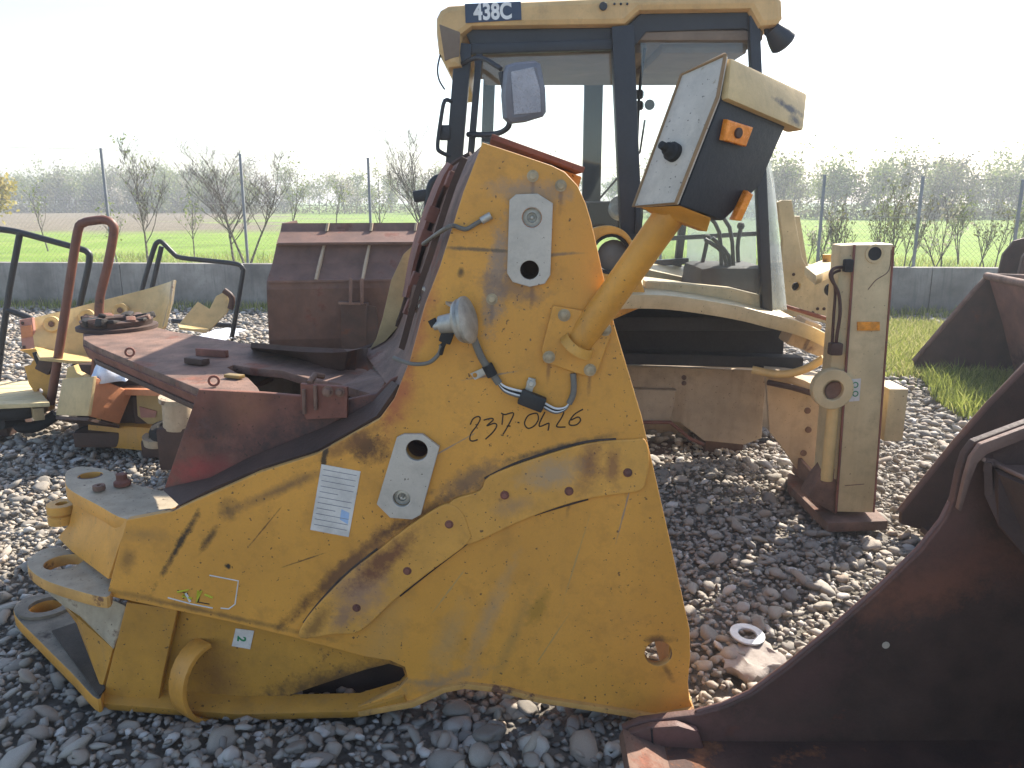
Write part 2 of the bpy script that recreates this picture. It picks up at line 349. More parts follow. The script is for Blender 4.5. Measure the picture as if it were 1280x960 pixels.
def f_field(noise, ramp, ma, mix, sp):
    g = ramp(noise(.35, 10, .75), [(.3, (.12, .17, .03)), (.48, (.16, .25, .03)), (.6, (.21, .28, .05)), (.75, (.30, .29, .12))])
    s = ramp(noise(1.2, 8, .7), [(.3, (.11, .09, .06)), (.7, (.22, .18, .12))])
    w = ma('MULTIPLY', ma('SUBTRACT', noise(.12, 5, .6), .5), 40)
    a = ma('MULTIPLY', ma('ADD', ma('ADD', sp.outputs[0], ma('MULTIPLY', sp.outputs[1], .27)), w), -.25, True)
    d = ma('MULTIPLY', ma('SUBTRACT', ma('ADD', sp.outputs[1], ma('MULTIPLY', w, .3)), 34), .2, True)
    return mix(ma('MULTIPLY', a, d), g, s), noise(3, 6, .7)
def f_lawn(noise, ramp, ma, mix, sp):
    v = noise(9, 8, .7); return ramp(v, [(.3, (.10, .12, .03)), (.55, (.17, .22, .045)), (.75, (.27, .25, .10))]), v
M['yard'] = groundmat('gravel_bed', f_yard); M['field'] = groundmat('field_grass_and_soil', f_field); M['lawn'] = groundmat('lawn_turf', f_lawn)
WY = lambda x: 11.9 - .07 * x                     # front face of the boundary wall
ground = npmesh('ground', np.array([[-240, -8, -.06], [240, -8, -.06], [240, 392, -.06], [-240, 392, -.06]], float), np.array([[0, 1, 2, 3]]), 'yard'); tag(ground, kind='structure')
xs = np.linspace(-235, 235, 60); ys = [0, .05, .12, .25, .5, 1]
V = np.array([[x, WY(x * (1 if abs(x) < 40 else 40 / abs(x))) + .15 + t * 370, .02 + .25 * min(1, t * 12)] for t in ys for x in xs])
V[:, 2] += np.where(V[:, 1] > 14, .04 * np.sin(V[:, 0] * .3) * np.cos(V[:, 1] * .17), 0)
F = np.array([[j * 60 + i, j * 60 + i + 1, (j + 1) * 60 + i + 1, (j + 1) * 60 + i] for j in range(len(ys) - 1) for i in range(59)])
field = npmesh('field', V, F, 'field', smooth=True); tag(field, kind='structure')

# boundary wall
wall = thing('boundary_wall', 'low grey stained concrete wall along the far edge of the gravel yard', 'wall', (0, WY(0), 0))
bays = np.linspace(-18, 18, 13)
for i in range(12):
    x0, x1 = bays[i] + .004, bays[i + 1] - .004
    prism('wall_panel', [(x0, WY(x0), -.05), (x1, WY(x1), -.05), (x1, WY(x1), .66), (x0, WY(x0), .66)], (.014, .2, 0), 'concrete', wall, bevel=.012)
# fence standing on the wall
fence = thing('wire_fence', 'wire mesh fence on thin steel posts behind the concrete wall', 'fence', (0, WY(0) + .26, 0))
fw = Fr((0, WY(0) + .26, 0), (1, -.07, 0), (0, 0, 1))
tops = [(-48, 181), (126, 185), (300, 192), (460, 197), (640, 203), (830, 210), (1031, 218), (1154, 220), (1279, 224), (1405, 228)]
tp = [fw.hit(*t) for t in tops]
for p in tp: bar('post', (p.x, p.y, .3), p, .036, .036, "galvpost", fence, up=(0, 1, 0), bevel=.004)
def wires(segs, r):
    V, F = [], []
    for a, b in segs:
        d = (b - a).normalized(); s = d.cross(Vector((0, 1, 0))).normalized() * r; n = len(V)
        y = Vector((0, r, 0)); V += [a + s, a - s * .5 + y * .87, a - s * .5 - y * .87, b + s, b - s * .5 + y * .87, b - s * .5 - y * .87]
        F += [[n, n + 1, n + 4, n + 3], [n + 1, n + 2, n + 5, n + 4], [n + 2, n, n + 3, n + 5]]
    return np.array([tuple(v) for v in V]), np.array(F)
segs = []
for k in range(len(tp) - 1):
    a, b = tp[k], tp[k + 1]; L_ = (b - a).length; st = .075; n = int(L_ / st)
    zt = lambda t: a.z + (b.z - a.z) * t
    for i in range(-24, n + 24):
        for sgn in (1, -1):
            u0 = i * st; z0 = .66; u1 = u0 + sgn * (zt(.5) - z0 - .03) ; z1 = zt(.5) - .03
            # clip to the bay
            pts = []
            for u, z in ((u0, z0), (u1, z1)): pts.append([u, z])
            (ua, za), (ub, zb) = pts
            if max(ua, ub) < 0 or min(ua, ub) > L_: continue
            def clip(u, z, U, Z):
                if u < 0: t = (0 - u) / (U - u); return 0, z + (Z - z) * t
                if u > L_: t = (L_ - u) / (U - u); return L_, z + (Z - z) * t
                return u, z
            A_ = clip(ua, za, ub, zb); B_ = clip(ub, zb, ua, za)
            f = lambda q: Vector((a.x + (b.x - a.x) * q[0] / L_, a.y + (b.y - a.y) * q[0] / L_, q[1]))
            segs.append((f(A_), f(B_)))
V, F = wires(segs, .0013); o = npmesh('wire_mesh', V, F, 'galv', parent=fence); o['kind'] = 'stuff'
for k in range(len(tp) - 1):
    for zf in (1, .55): 
        a, b = tp[k].copy(), tp[k + 1].copy(); a.z = .66 + (a.z - .68) * zf; b.z = .66 + (b.z - .68) * zf
        tube('tension_wire', [a, b], .003, 'galv', fence, 5)

# ---- trees
def grow(rng, base, h, spread, levels, nb, lean=0, r0=None, up=.6):
    """returns list of (points, radii, level)"""
    out = []
    def br(p, d, L, r, lv):
        n = 5 if lv < 2 else 3; P = [p.copy()]; rr = [r]
        for i in range(n):
            d = (d + Vector((rng.uniform(-1, 1), rng.uniform(-1, 1), rng.uniform(-.3, .6))) * (.13 if lv == 0 else .22)).normalized(); p = p + d * L / n; P.append(p.copy()); rr.append(r * (1 - .75 * (i + 1) / n))
        out.append((P, rr, lv))
        if lv < levels:
            for k in range(nb[lv]):
                t = rng.uniform(.28 if lv == 0 else .2, 1.0); i = min(n - 1, int(t * n)); f = t * n - i; q = P[i].lerp(P[i + 1], f)
                a = rng.uniform(0, 6.283); side = Vector((math.cos(a), math.sin(a), 0)); nd = (d * .35 + side * spread + Vector((0, 0, up))).normalized()
                br(q, nd, L * rng.uniform(.38, .62) * (1.1 - .35 * t), max(rr[i] * .5, .004), lv + 1)
    br(Vector(base), Vector((lean, 0, 1)).normalized(), h * .8, r0 or h * .012, 0)
    return out
def quads(rng, centers, size, jitter):
    n = len(centers); C = np.array([tuple(c) for c in centers]) + rng.normal(0, jitter, (n, 3)); a = rng.normal(0, 1, (n, 3)); a /= np.linalg.norm(a, axis=1)[:, None]
    b = np.cross(a, rng.normal(0, 1, (n, 3))); b /= np.linalg.norm(b, axis=1)[:, None]; s = size * rng.uniform(.5, 1.3, (n, 1))
    V = np.stack([C - a * s, C + b * s * .55, C + a * s, C - b * s * .55], 1).reshape(-1, 3); F = np.arange(n * 4).reshape(n, 4)
    return V, F, np.repeat(rng.rand(n), 4)
def tree(name, label, base, h, seed, spread=.8, levels=3, nb=(9, 6, 4), leaves=400, leafmat='leaf', lsize=.05, lean=0, cat='tree', group=None, stems=1, sides=5, r0=None):
    rg = random.Random(seed); nr = np.random.RandomState(seed); t = thing(name, label, cat, base, group)
    tv, tf, cv, cf, tips = [], [], [], [], []
    for s in range(stems):
        b = Vector(base) + (Vector((rg.uniform(-.25, .25), rg.uniform(-.2, .2), 0)) if stems > 1 else Vector((0, 0, 0)))
        for P, rr, lv in grow(rg, b, h * rg.uniform(.75, 1) if stems > 1 else h, spread, levels, nb, lean + (rg.uniform(-.35, .35) if stems > 1 else 0), r0):
            vs, fs = tubemesh(P, rr, sides if lv < 2 else 3, False); V_, F_ = (tv, tf) if lv == 0 else (cv, cf); n = len(V_); V_ += vs; F_ += [[q + n for q in f] for f in fs]
            if lv >= levels - 1: tips += P[1:]
    poly('trunk', tv, tf, 'bark', t, smooth=60, fix=False); poly('crown', cv, cf, 'bark', t, smooth=60, fix=False)
    if leaves:
        c = [tips[i] for i in nr.randint(0, len(tips), leaves)]; V, F, rd = quads(nr, c, lsize, lsize * 1.6); o = npmesh('foliage', V, F, leafmat, rd, t)
    return t
def at_field(px, Y): p = PY(px, 480, Y); d = (px - 640) / FOC; return Vector((d * (Y * _cp + 1.45 * _sp), Y, .12))
tree('bare_tree', 'bare young tree with upright twiggy crown behind the fence, near a handrail', at_field(186, 17), 2.35, 11, .6, 3, (14, 8, 5), 150, 'leaf', .035)
tree('bare_tree', 'spreading leafless multi-stem shrub tree behind the fence post', at_field(302, 16), 2.55, 5, .75, 3, (11, 7, 5), 60, 'leaf', .03, stems=3)
tree('bare_tree', 'tall thin leafless tree rising behind the rusty ribbed bucket', at_field(540, 20), 3.3, 21, .6, 3, (11, 8, 5), 60, 'leafpale', .03, lean=-.1, stems=2)
for i, (px, Y, h, sd_, lb) in enumerate([(60, 24, 1.9, 31, 'small bare sapling beside the ploughed soil'), (147, 19, 1.5, 32, 'thin bare sapling next to the leftmost fence post'), (243, 21, 1.7, 33, 'slender bare sapling between two larger leafless trees'),
        (366, 26, 2.6, 34, 'small tree with faint green buds at the edge of the bright grass'), (420, 28, 2.4, 35, 'small budding tree above the ribbed bucket'), (475, 27, 2.6, 36, 'hazy green budding tree right of the middle fence post')]):
    tree('sapling', lb, at_field(px, Y), h, sd_, .5, 2, (9, 5), 130 + 60 * (i > 2), 'leaf', .04, cat='tree')
tree('yellow_shrub', 'yellow blooming shrub at the end of the ploughed field', at_field(-12, 30), 2.7, 41, .9, 2, (14, 8), 1500, 'leafyellow', .11, cat='shrub', stems=2)
rsh = [(1012, 16, 1.5, 'leafpale', 'low pale shrub behind the tilted yellow boom plate'), (1050, 15, 1.9, 'leafbrown', 'thin brown shrub above the stabiliser leg'), (1092, 17, 2.2, 'leaf', 'greenish twiggy shrub just right of the stabiliser leg'),
       (1118, 14.5, 2.1, 'leafbrown', 'tall twiggy shrub leaning on the fence left of the post'), (1140, 16, 2.3, 'leafbrown', 'bare stemmed shrub touching the steel fence post'), (1175, 15, 2.0, 'leafpale', 'shrub with pale dry leaves right of the fence post'),
       (1208, 19, 2.2, 'leaf', 'young bushy tree with fresh green leaves by the fence'), (1240, 16, 1.7, 'leafbrown', 'sparse brown shrub above the rusty buckets'), (1268, 18, 2.1, 'leaf', 'green twiggy shrub beside the last fence post')]
for i, (px, Y, h, lm, lb) in enumerate(rsh):
    tree('fence_shrub', lb, at_field(px, Y), h * .8, 60 + i, .45, 2, (9, 6), 220 if lm != 'leaf' else 380, lm, .034, cat='shrub', stems=3, r0=.016)
# far wood: one mass
def wood(name, label, segs, seed, hmin, hmax, leafmats, n):
    nr = np.random.RandomState(seed); rg = random.Random(seed); BV, BF, LC = [], [], {k: [] for k in leafmats}
    for _ in range(n):
        (x0, y0), (x1, y1), dep = rg.choice(segs); t = rg.random(); x = x0 + (x1 - x0) * t; y = y0 + (y1 - y0) * t + rg.random() ** 1.3 * dep; h = rg.uniform(hmin, hmax) * rg.choice((.65, .85, 1, 1, 1.2)) * (1 + .006 * (y - y0) * 2); lm = rg.choice(leafmats)
        for P, rr, lv in grow(rg, (x, y, .2), h, .6, 2, (8, 4), rg.uniform(-.1, .1), .05):
            if lv == 2 and rg.random() < .35: P_ = P
            vs, fs = tubemesh([P[0], P[len(P) // 2], P[-1]], [max(q, .012) for q in (rr[0], rr[len(rr) // 2], rr[-1])], 3, False); k = len(BV); BV += vs; BF += [[q + k for q in f] for f in fs]
            if lv: LC[lm] += [P[-1], P[len(P) // 2]] * 5
        LC[leafmats[0]] += [(x + rg.gauss(0, 1.0), y + rg.gauss(0, .8), rg.uniform(.0, h * .34)) for _ in range(110)]
    w = thing(name, label, 'wood', (segs[0][0][0], segs[0][0][1], .2)); w['kind'] = 'stuff'
    o = npmesh('stems', np.array([tuple(v) for v in BV]), np.array(BF), 'bark', parent=w); o['kind'] = 'stuff'
    for k, c in LC.items(): 
        if c: V, F, rd = quads(nr, c, .13, .34); o = npmesh('foliage', V, F, k, rd, w); o['kind'] = 'stuff'
wood('far_wood', 'hazy band of budding trees beyond the ploughed field', [((-75, 92), (-8, 78), 16), ((-60, 92), (-30, 88), 10)], 3, 2.7, 4.5, ['leafbrown', 'leaf', 'leafpale', 'leaf', 'leaf'], 230)
wood('far_wood', 'hazy grey woodland beyond the bright green field on the right', [((-8, 78), (75, 62), 14), ((12, 60), (55, 52), 10)], 4, 2.5, 4.3, ['leafbrown', 'leaf', 'leaf'], 240)
# ---- grass
def blades(name, pts, hmin, hmax, wid, label, rdshift=0):
    n = len(pts); nr = np.random.RandomState(n); P = np.array(pts); h = nr.uniform(hmin, hmax, n); a = nr.uniform(0, 6.28, n); ln = nr.normal(0, .35, (n, 2)) * h[:, None]
    s = np.stack([np.cos(a), np.sin(a), np.zeros(n)], 1) * wid * nr.uniform(.6, 1.3, (n, 1)); m1 = P + np.stack([ln[:, 0] * .3, ln[:, 1] * .3, h * .55], 1); tp_ = P + np.stack([ln[:, 0], ln[:, 1], h], 1)
    V = np.stack([P - s, P + s, m1 + s * .7, m1 - s * .7, tp_], 1).reshape(-1, 3); k = np.arange(n)[:, None] * 5
    F = np.concatenate([k + [0, 1, 2], k + [0, 2, 3], k + [3, 2, 4]]).reshape(-1, 3); o = npmesh(name, V, F, 'grass', np.repeat(np.clip(nr.rand(n) + rdshift, 0, 1), 5)); tag(o, label, 'grass', kind='stuff')
# strip beyond the wall
n = 26000; x = rs.uniform(-11, 11, n); y = WY(x) + .45 + rs.rand(n) ** 1.6 * 9; blades('field_grass', np.stack([x, y, np.full(n, .03) + np.minimum(.12, (y - WY(x)) * .006)], 1), .08, .26, .008, 'rough green grass growing behind the wall')
# lawn patch in the yard on the right
lp = [PZ(*q, 0) for q in ((1085, 402), (1300, 400), (1330, 520), (1240, 530), (1195, 500), (1150, 478), (1110, 470), (1075, 440))]
cen = sum(lp, Vector()) / len(lp); LV = [(p.x, p.y, -.05) for p in lp] + [(*(cen.lerp(p, .8)).xy, -.005) for p in lp] + [(cen.x, cen.y, .0)]
k = len(lp); o = poly('lawn', LV, [[i, (i + 1) % k, k + (i + 1) % k, k + i] for i in range(k)] + [[k + i, k + (i + 1) % k, 2 * k] for i in range(k)], 'lawn', smooth=180); tag(o, kind='structure')
def inpoly(x, y, pl):
    c = np.zeros(len(x), bool); j = len(pl) - 1
    for i in range(len(pl)):
        xi, yi, xj, yj = pl[i][0], pl[i][1], pl[j][0], pl[j][1]
        with np.errstate(divide='ignore', invalid='ignore'): c ^= ((yi > y) != (yj > y)) & (x < (xj - xi) * (y - yi) / (yj - yi) + xi)
        j = i
    return c
def scatter(pl, n, grow_=1.0):
    P = np.array([(p[0], p[1]) for p in pl]); c = P.mean(0); P = c + (P - c) * grow_; x = rs.uniform(P[:, 0].min(), P[:, 0].max(), n); y = rs.uniform(P[:, 1].min(), P[:, 1].max(), n); k = inpoly(x, y, P); return x[k], y[k]
x, y = scatter(lp, 110000, 1.10); cx_, cy_ = (x - cen.x), (y - cen.y)
wv = np.sin(x * 3.1 + 2 * np.sin(y * 2.3)) * .5 + np.sin(y * 5.3 + x * 7) * .3 + rs.normal(0, .35, len(x)); inn = inpoly(x, y, [(cen.lerp(p, .86).x, cen.lerp(p, .86).y) for p in lp]); kk = inn & (wv > -.9) | (~inn & (wv > .35)); x, y = x[kk], y[kk]
blades('lawn_grass', np.stack([x, y, np.full(len(x), -.02)], 1), .05, .12, .006, 'short green grass in the yard beside the stabiliser leg', .12)
tl = [PZ(*q, 0) for q in ((1150, 470), (1195, 470), (1260, 480), (1265, 530), (1200, 525), (1165, 500))]
x, y = scatter(tl, 3200, 1.0); blades('weed_clump', np.stack([x, y, np.full(len(x), .01)], 1), .05, .18, .006, 'taller dark weeds growing at the mouth of a rusty bucket', -.15)
x = rs.uniform(-10, 10, 6000); y = WY(x) - rs.rand(6000) ** 2 * .5 - .02; blades('wall_grass', np.stack([x, y, np.zeros(6000)], 1), .04, .16, .006, 'thin weeds along the foot of the concrete wall', .05)

# ---- gravel: river stones
def stonevars(sub, k, seed):
    out = []
    for s in range(k):
        bm = bmesh.new(); bmesh.ops.create_icosphere(bm, subdivisions=sub, radius=1); V = np.array([v.co[:] for v in bm.verts]); F = np.array([[v.index for v in f.verts] for f in bm.faces]); bm.free()
        nr = np.random.RandomState(seed + s); d = np.ones(len(V))
        for _ in range(11):
            a = nr.normal(0, 1, 3); a /= np.linalg.norm(a); q = V @ a; d -= np.maximum(0, q - nr.uniform(.4, .8)) * nr.uniform(.6, 1.0)
        if sub > 1: d = d - .05 * np.abs(np.sin(V @ nr.normal(0, 4, 3)))
        V = V * d[:, None] * (1 + .05 * np.sin(V @ nr.normal(0, 2.5, 3) + nr.rand() * 6))[:, None]
        V *= np.array([1, nr.uniform(.55, .9), nr.uniform(.32, .62)]); out.append((V, F))
    return out
def rotm(n, tilt):
    a = rs.uniform(0, 6.28, n); tx, ty = rs.normal(0, tilt, n), rs.normal(0, tilt, n); ca, sa = np.cos(a), np.sin(a); cx, sx, cy, sy = np.cos(tx), np.sin(tx), np.cos(ty), np.sin(ty); z = np.zeros(n); o = np.ones(n)
    Rz = np.stack([ca, -sa, z, sa, ca, z, z, z, o], 1).reshape(n, 3, 3); Rx = np.stack([o, z, z, z, cx, -sx, z, sx, cx], 1).reshape(n, 3, 3); Ry = np.stack([cy, z, sy, z, o, z, -sy, z, cy], 1).reshape(n, 3, 3)
    return Rx @ Ry @ Rz
def gridpts(y0, y1, cell):
    pts = []
    for y in np.arange(y0, y1, cell):
        w = .66 * (y * _cp + .36) + .35; x = np.arange(-w, w, cell); pts.append(np.stack([x, np.full(len(x), y)], 1))
    P = np.concatenate(pts); return P + rs.uniform(-.5, .5, P.shape) * cell
def stones(P, size, variants, zoff):
    n = len(P); Rm = rotm(n, .28); vi = rs.randint(0, len(variants), n); return dict(P=P, s=size, R=Rm, v=vi, z=zoff, r=rs.rand(n))
def lawnmask(P): return ~inpoly(P[:, 0], P[:, 1], [(p.x, p.y) for p in [cen.lerp(q, .84) for q in lp]])
UND = [[(-1.5, 2.2), (.65, 2.15), (.65, 3.0), (-1.9, 3.0)], [(.1, .7), (2.2, .7), (2.2, 2.15), (.1, 2.2)], [(1.9, 2.7), (3.5, 2.5), (3.5, 3.9), (1.9, 3.95)], [(1.5, 3.7), (2.0, 3.7), (2.0, 4.2), (1.45, 4.4)]]
def mound(P):     # the gravel is not level: gentle heaps
    x, y = P[:, 0], P[:, 1]; return -.03 + .016 * np.sin(x * 2.1 + 1) * np.cos(y * 1.7) + .015 * np.sin(x * 5.3) * np.sin(y * 4.1) + .07 * np.exp(-((x - 1.15) ** 2 / .12 + (y - 4.45) ** 2 / .08)) - .02 * np.any([inpoly(x, y, u) for u in UND], 0)
varH, varM, varL = stonevars(2, 10, 100), stonevars(1, 12, 200), stonevars(1, 6, 300)
bm = bmesh.new(); bmesh.ops.create_icosphere(bm, subdivisions=1, radius=1); bm.free()
def octas(k):
    out = []
    for s in range(k):
        nr = np.random.RandomState(500 + s); V = np.array([[1, 0, 0], [-1, 0, 0], [0, 1, 0], [0, -1, 0], [0, 0, 1], [0, 0, -1], [.6, .6, .5], [-.6, .6, .5], [-.6, -.6, .5], [.6, -.6, .5]]) * (1 + nr.uniform(-.15, .15, (10, 1))) * np.array([1, .75, .5])
        F = np.array([[0, 6, 9], [6, 2, 7], [7, 1, 8], [8, 3, 9], [6, 4, 9], [6, 7, 4], [7, 8, 4], [8, 9, 4], [0, 2, 6], [2, 1, 7], [1, 3, 8], [3, 0, 9], [0, 5, 2], [2, 5, 1], [1, 5, 3], [3, 5, 0]]); out.append((V, F))
    return out
varO = octas(8)
near = gridpts(1.55, 5.2, .05); near = near[lawnmask(near)]
sN = stones(near, np.exp(rs.normal(math.log(.0335), .36, len(near))).clip(.015, .085), varM, mound(near) + rs.uniform(-.006, .016, len(near)))
fill = gridpts(1.55, 5.2, .036); fill = fill[lawnmask(fill)]; sF = stones(fill, rs.uniform(.011, .022, len(fill)), varO, mound(fill) + rs.uniform(-.006, .008, len(fill)))
far = gridpts(5.2, 12.4, .07); far = far[lawnmask(far) & (far[:, 1] < WY(far[:, 0]) - .1)]
sR = stones(far, np.exp(rs.normal(math.log(.036), .3, len(far))).clip(.018, .07), varO, mound(far) + rs.uniform(-.004, .02, len(far)))
def joined(name, S, variants, keep, label, parent):
    Vs, Fs, Rd, off = [], [], [], 0
    for k, (V, F) in enumerate(variants):
        i = np.where(keep & (S['v'] == k))[0]
        if not len(i): continue
        W = np.einsum('nij,vj->nvi', S['R'][i], V) * S['s'][i][:, None, None]; W[:, :, 0] += S['P'][i, 0][:, None]; W[:, :, 1] += S['P'][i, 1][:, None]; W[:, :, 2] += (S['z'][i] + S['s'][i] * .2)[:, None]
        Vs.append(W.reshape(-1, 3)); Fs.append((F[None] + (np.arange(len(i)) * len(V))[:, None, None] + off).reshape(-1, 3)); Rd.append(np.repeat(S['r'][i], len(V))); off += len(i) * len(V)
    o = npmesh(name, np.concatenate(Vs), np.concatenate(Fs), 'stone', np.concatenate(Rd), parent, smooth=variants is not varO); o['kind'] = 'stuff'
# the largest ones in view become single stones
dep = sN['P'][:, 1] * _cp + 1.6 * _sp; pxx = 640 + 1000 * sN['P'][:, 0] / dep; pyy = 480 - 1000 * (sN['P'][:, 1] * _sp - 1.6 * _cp) / dep
vis = (pxx > 5) & (pxx < 1275) & (pyy > 500) & (pyy < 955) & (pyy < 960)
hid = inpoly(pxx, pyy, [(120, 885), (60, 780), (30, 700), (90, 585), (200, 600), (560, 200), (780, 420), (866, 890), (575, 860), (440, 892), (250, 900)]) | inpoly(pxx, pyy, [(780, 905), (900, 890), (1190, 640), (1290, 520), (1290, 990), (780, 990)])
score = np.where(vis & ~hid, sN['s'] / dep, 0); big = np.argsort(-score)[:285]
keep = np.ones(len(near), bool); keep[big] = False
for k, (V, F) in enumerate(varH):
    i = [j for j in big if j % len(varH) == k]
    if not i: continue
    me = bpy.data.meshes.new('stone'); me.from_pydata(V.tolist(), [], F.tolist()); me.polygons.foreach_set('use_smooth', [True] * len(F)); me.materials.append(M['stone'])
    for j in i:
        o = bpy.data.objects.new('stone', me); col.objects.link(o); o.parent = ground; s = float(sN['s'][j])
        o.matrix_local = Matrix.LocRotScale(Vector((sN['P'][j, 0], sN['P'][j, 1], sN['z'][j] + s * .2)), Matrix(sN['R'][j].tolist()).to_quaternion(), Vector((s, s, s)))
joined('gravel', sN, varM, keep, '', ground); joined('gravel', sF, varO, np.ones(len(fill), bool), '', ground); joined('gravel', sR, varO, np.ones(len(far), bool), '', ground)

# ================================================================== THE YELLOW LOADER FRAME
LO = Vector((-.4, 2.6, 0))
LF = thing('loader_tower', 'large yellow loader front frame with tall side plate and handwritten number, standing on the stones', 'machine frame', LO)
A = PZ(125, 884, 0.0); B = PZ(862, 897, 0.0)
S = Fr(A, (B - A), (0, 0, 1))                      # plane of the near side plate
def sp(px, py, rx, ry, ang, c, soft=.35, op=1.0, Y=2.28):
    p = S.at(px, py) - LO; k = .00235; return (tuple(p), (rx * k, .3, ry * k), R(ang), c, soft, op)
BR = (.075, .032, .018); DK = (.025, .02, .016); BRO = (.2, .085, .03); GR = (.22, .19, .17)
drips = [sp(x, y + 13, 2.2, 15, 3, BRO, .6, .65) for x, y in ((631, 617), (711, 612), (784, 589), (562, 653), (510, 711), (447, 757), (666, 220), (701, 232), (615, 374), (686, 445), (737, 461), (665, 352), (520, 648))] + [sp(x, y, .9, l, a, c, .5, .8) for x, y, l, a, c in ((560, 560, 40, 60, GR), (330, 660, 30, 40, BR), (720, 700, 50, 15, (.42, .27, .1)), (690, 800, 40, 30, (.42, .27, .1)), (380, 700, 26, 70, DK), (610, 470, 30, 80, GR), (780, 640, 34, 12, GR), (560, 740, 30, 35, (.4, .28, .12)))]
spots = drips + [sp(458, 558, 22, 16, 20, BR, .5, .9), sp(440, 552, 42, 9, -30, BRO, .6, .7), sp(622, 345, 12, 55, 8, GR, .5, .75), sp(640, 360, 32, 14, 15, (.2, .12, .08), .6, .7), sp(660, 240, 36, 12, 5, GR, .6, .6),
         sp(430, 712, 8, 95, 47, BR, .6, .85), sp(452, 700, 14, 60, 47, (.22, .10, .045), .7, .6), sp(530, 640, 7, 55, 58, BR, .6, .8), sp(590, 600, 12, 40, 60, (.17, .10, .06), .6, .8), sp(515, 425, 10, 60, 20, (.42, .09, .045), .8, .75), sp(498, 500, 14, 34, 22, (.36, .08, .04), .7, .6),
         sp(405, 575, 3, 26, 12, DK, .4, .9), sp(222, 684, 4, 44, 32, DK, .5, .95), sp(262, 672, 4, 16, 35, DK, .6, .8), sp(285, 708, 4, 4, 0, DK, .4, 1), sp(285, 636, 10, 12, 30, (.1, .06, .03), .8, .7), sp(240, 655, 4, 14, 30, DK, .6, .7),
         sp(160, 700, 8, 12, 30, (.2, .1, .03), .8, .7), sp(180, 668, 26, 7, 0, (.22, .13, .05), .9, .5), sp(350, 612, 60, 5, -24, (.12, .07, .04), .9, .7),
         sp(673, 760, 9, 22, 25, (.30, .17, .02), .5, .6), sp(610, 775, 8, 60, 22, (.34, .26, .17), .9, .5), sp(640, 800, 6, 60, 20, (.33, .2, .06), .8, .5), sp(560, 800, 12, 40, 20, (.36, .27, .15), .9, .4), sp(835, 840, 4, 12, -30, BR, .5, .6), sp(823, 800, 14, 5, 0, BR, .7, .8),
         sp(600, 312, 46, 2.0, 3, (.1, .075, .05), .5, .8), sp(576, 340, 3, 5, 0, DK, .6, .8), sp(700, 318, 22, 1.8, -4, (.12, .1, .08), .5, .7), sp(640, 590, 40, 5, -24, (.06, .045, .035), .6, .9), sp(700, 560, 50, 4, -15, (.06, .045, .035), .7, .9),
         sp(660, 872, 160, 4, 8, (.25, .17, .11), .8, .6), sp(560, 850, 40, 8, -18, (.28, .2, .13), .8, .6), sp(480, 790, 20, 60, 15, (.4, .25, .1), .9, .4), sp(260, 765, 120, 3, 13, (.12, .07, .03), .8, .7)]
M['plateyellow'] = mat('side_plate_yellow', YEL, .42, mott=.12, mscale=2.5, rust=.10, rscale=9, speck=.75, spots=spots, streak=.15, streakcol=(.38, .22, .06), bump=.08)
edge = [(158, 650), (216, 639), (244, 626), (323, 591), (395, 568), (438, 544), (474, 524), (493, 498), (504, 470), (512, 451), (531, 381), (550, 332), (579, 240), (603, 178)]
top = [(640, 190), (690, 207), (706, 215), (722, 232), (732, 254), (739, 277), (768, 406), (802, 520), (835, 665), (862, 787), (863, 820), (860, 853), (862, 875), (868, 888)]
bot = [(818, 897), (756, 887), (672, 874), (627, 862), (581, 857), (556, 862), (518, 880), (450, 892), (447, 884), (475, 873), (498, 862), (510, 849), (506, 834), (488, 826), (455, 821), (370, 798), (285, 777), (133, 745)]
hole = circ(S, 823, 817, .042)
M['edge'] = mat('edge_worn_yellow', (.54, .29, .08), .6, mott=.3, rust=.5, rscale=12, rustcol=(.13, .06, .035))
side = plate('side_plate', S, edge + top + bot, 'plateyellow', LF, .03, [hole, circ(S, 665, 272, .028), circ(S, 662, 337, .028), circ(S, 522, 561, .033), circ(S, 503, 621, .027)], .003, edge_m='edge')
M['boltpaint'] = mat('bolt_worn', (.40, .31, .19), .55, .2, mott=.3, mscale=40, rust=.3, rscale=30)
# reinforcing straps welded on
M['strap'] = mat('strap_yellow', (.64, .315, .058), .5, mott=.15, rust=.3, rscale=6, rustcol=(.2, .09, .045), speck=.6,
                 spots=[sp(735, 580, 12, 26, 10, (.17, .07, .04), .7, .8), sp(690, 590, 30, 14, -10, (.36, .27, .18), .8, .7), sp(450, 735, 26, 30, 40, (.28, .17, .13), .8, .75), sp(478, 700, 12, 46, 48, (.16, .06, .03), .6, .9), sp(430, 770, 10, 16, 40, (.24, .14, .10), .7, .7), sp(765, 585, 8, 20, 0, (.2, .08, .04), .7, .7), sp(640, 630, 20, 8, -20, (.3, .19, .11), .8, .6), sp(395, 780, 8, 30, 35, BR, .7, .6)])
s1 = plate('reinforcing_strap', S, [tuple(p)[:2] for p in spline([(600, 612, 0), (612, 594, 0), (668, 572, 0), (735, 553, 0), (790, 548, 0), (806, 549, 0), (811, 574, 0), (807, 600, 0), (800, 612, 0), (777, 616, 0), (735, 622, 0), (690, 635, 0), (640, 655, 0), (590, 678, 0), (560, 676, 0), (548, 652, 0), (566, 624, 0)], 4, True)], 'strap', LF, .012, bevel=.004, off=.0115)
s2 = plate('reinforcing_strap', S, [tuple(p)[:2] for p in spline([(377, 795, 0), (385, 770, 0), (431, 720, 0), (472, 687, 0), (510, 657, 0), (543, 635, 0), (562, 628, 0), (578, 638, 0), (586, 657, 0), (586, 676, 0), (539, 712, 0), (497, 745, 0), (452, 786, 0), (420, 790, 0)], 4, True)], 'strap', LF, .014, bevel=.004, off=.0145)
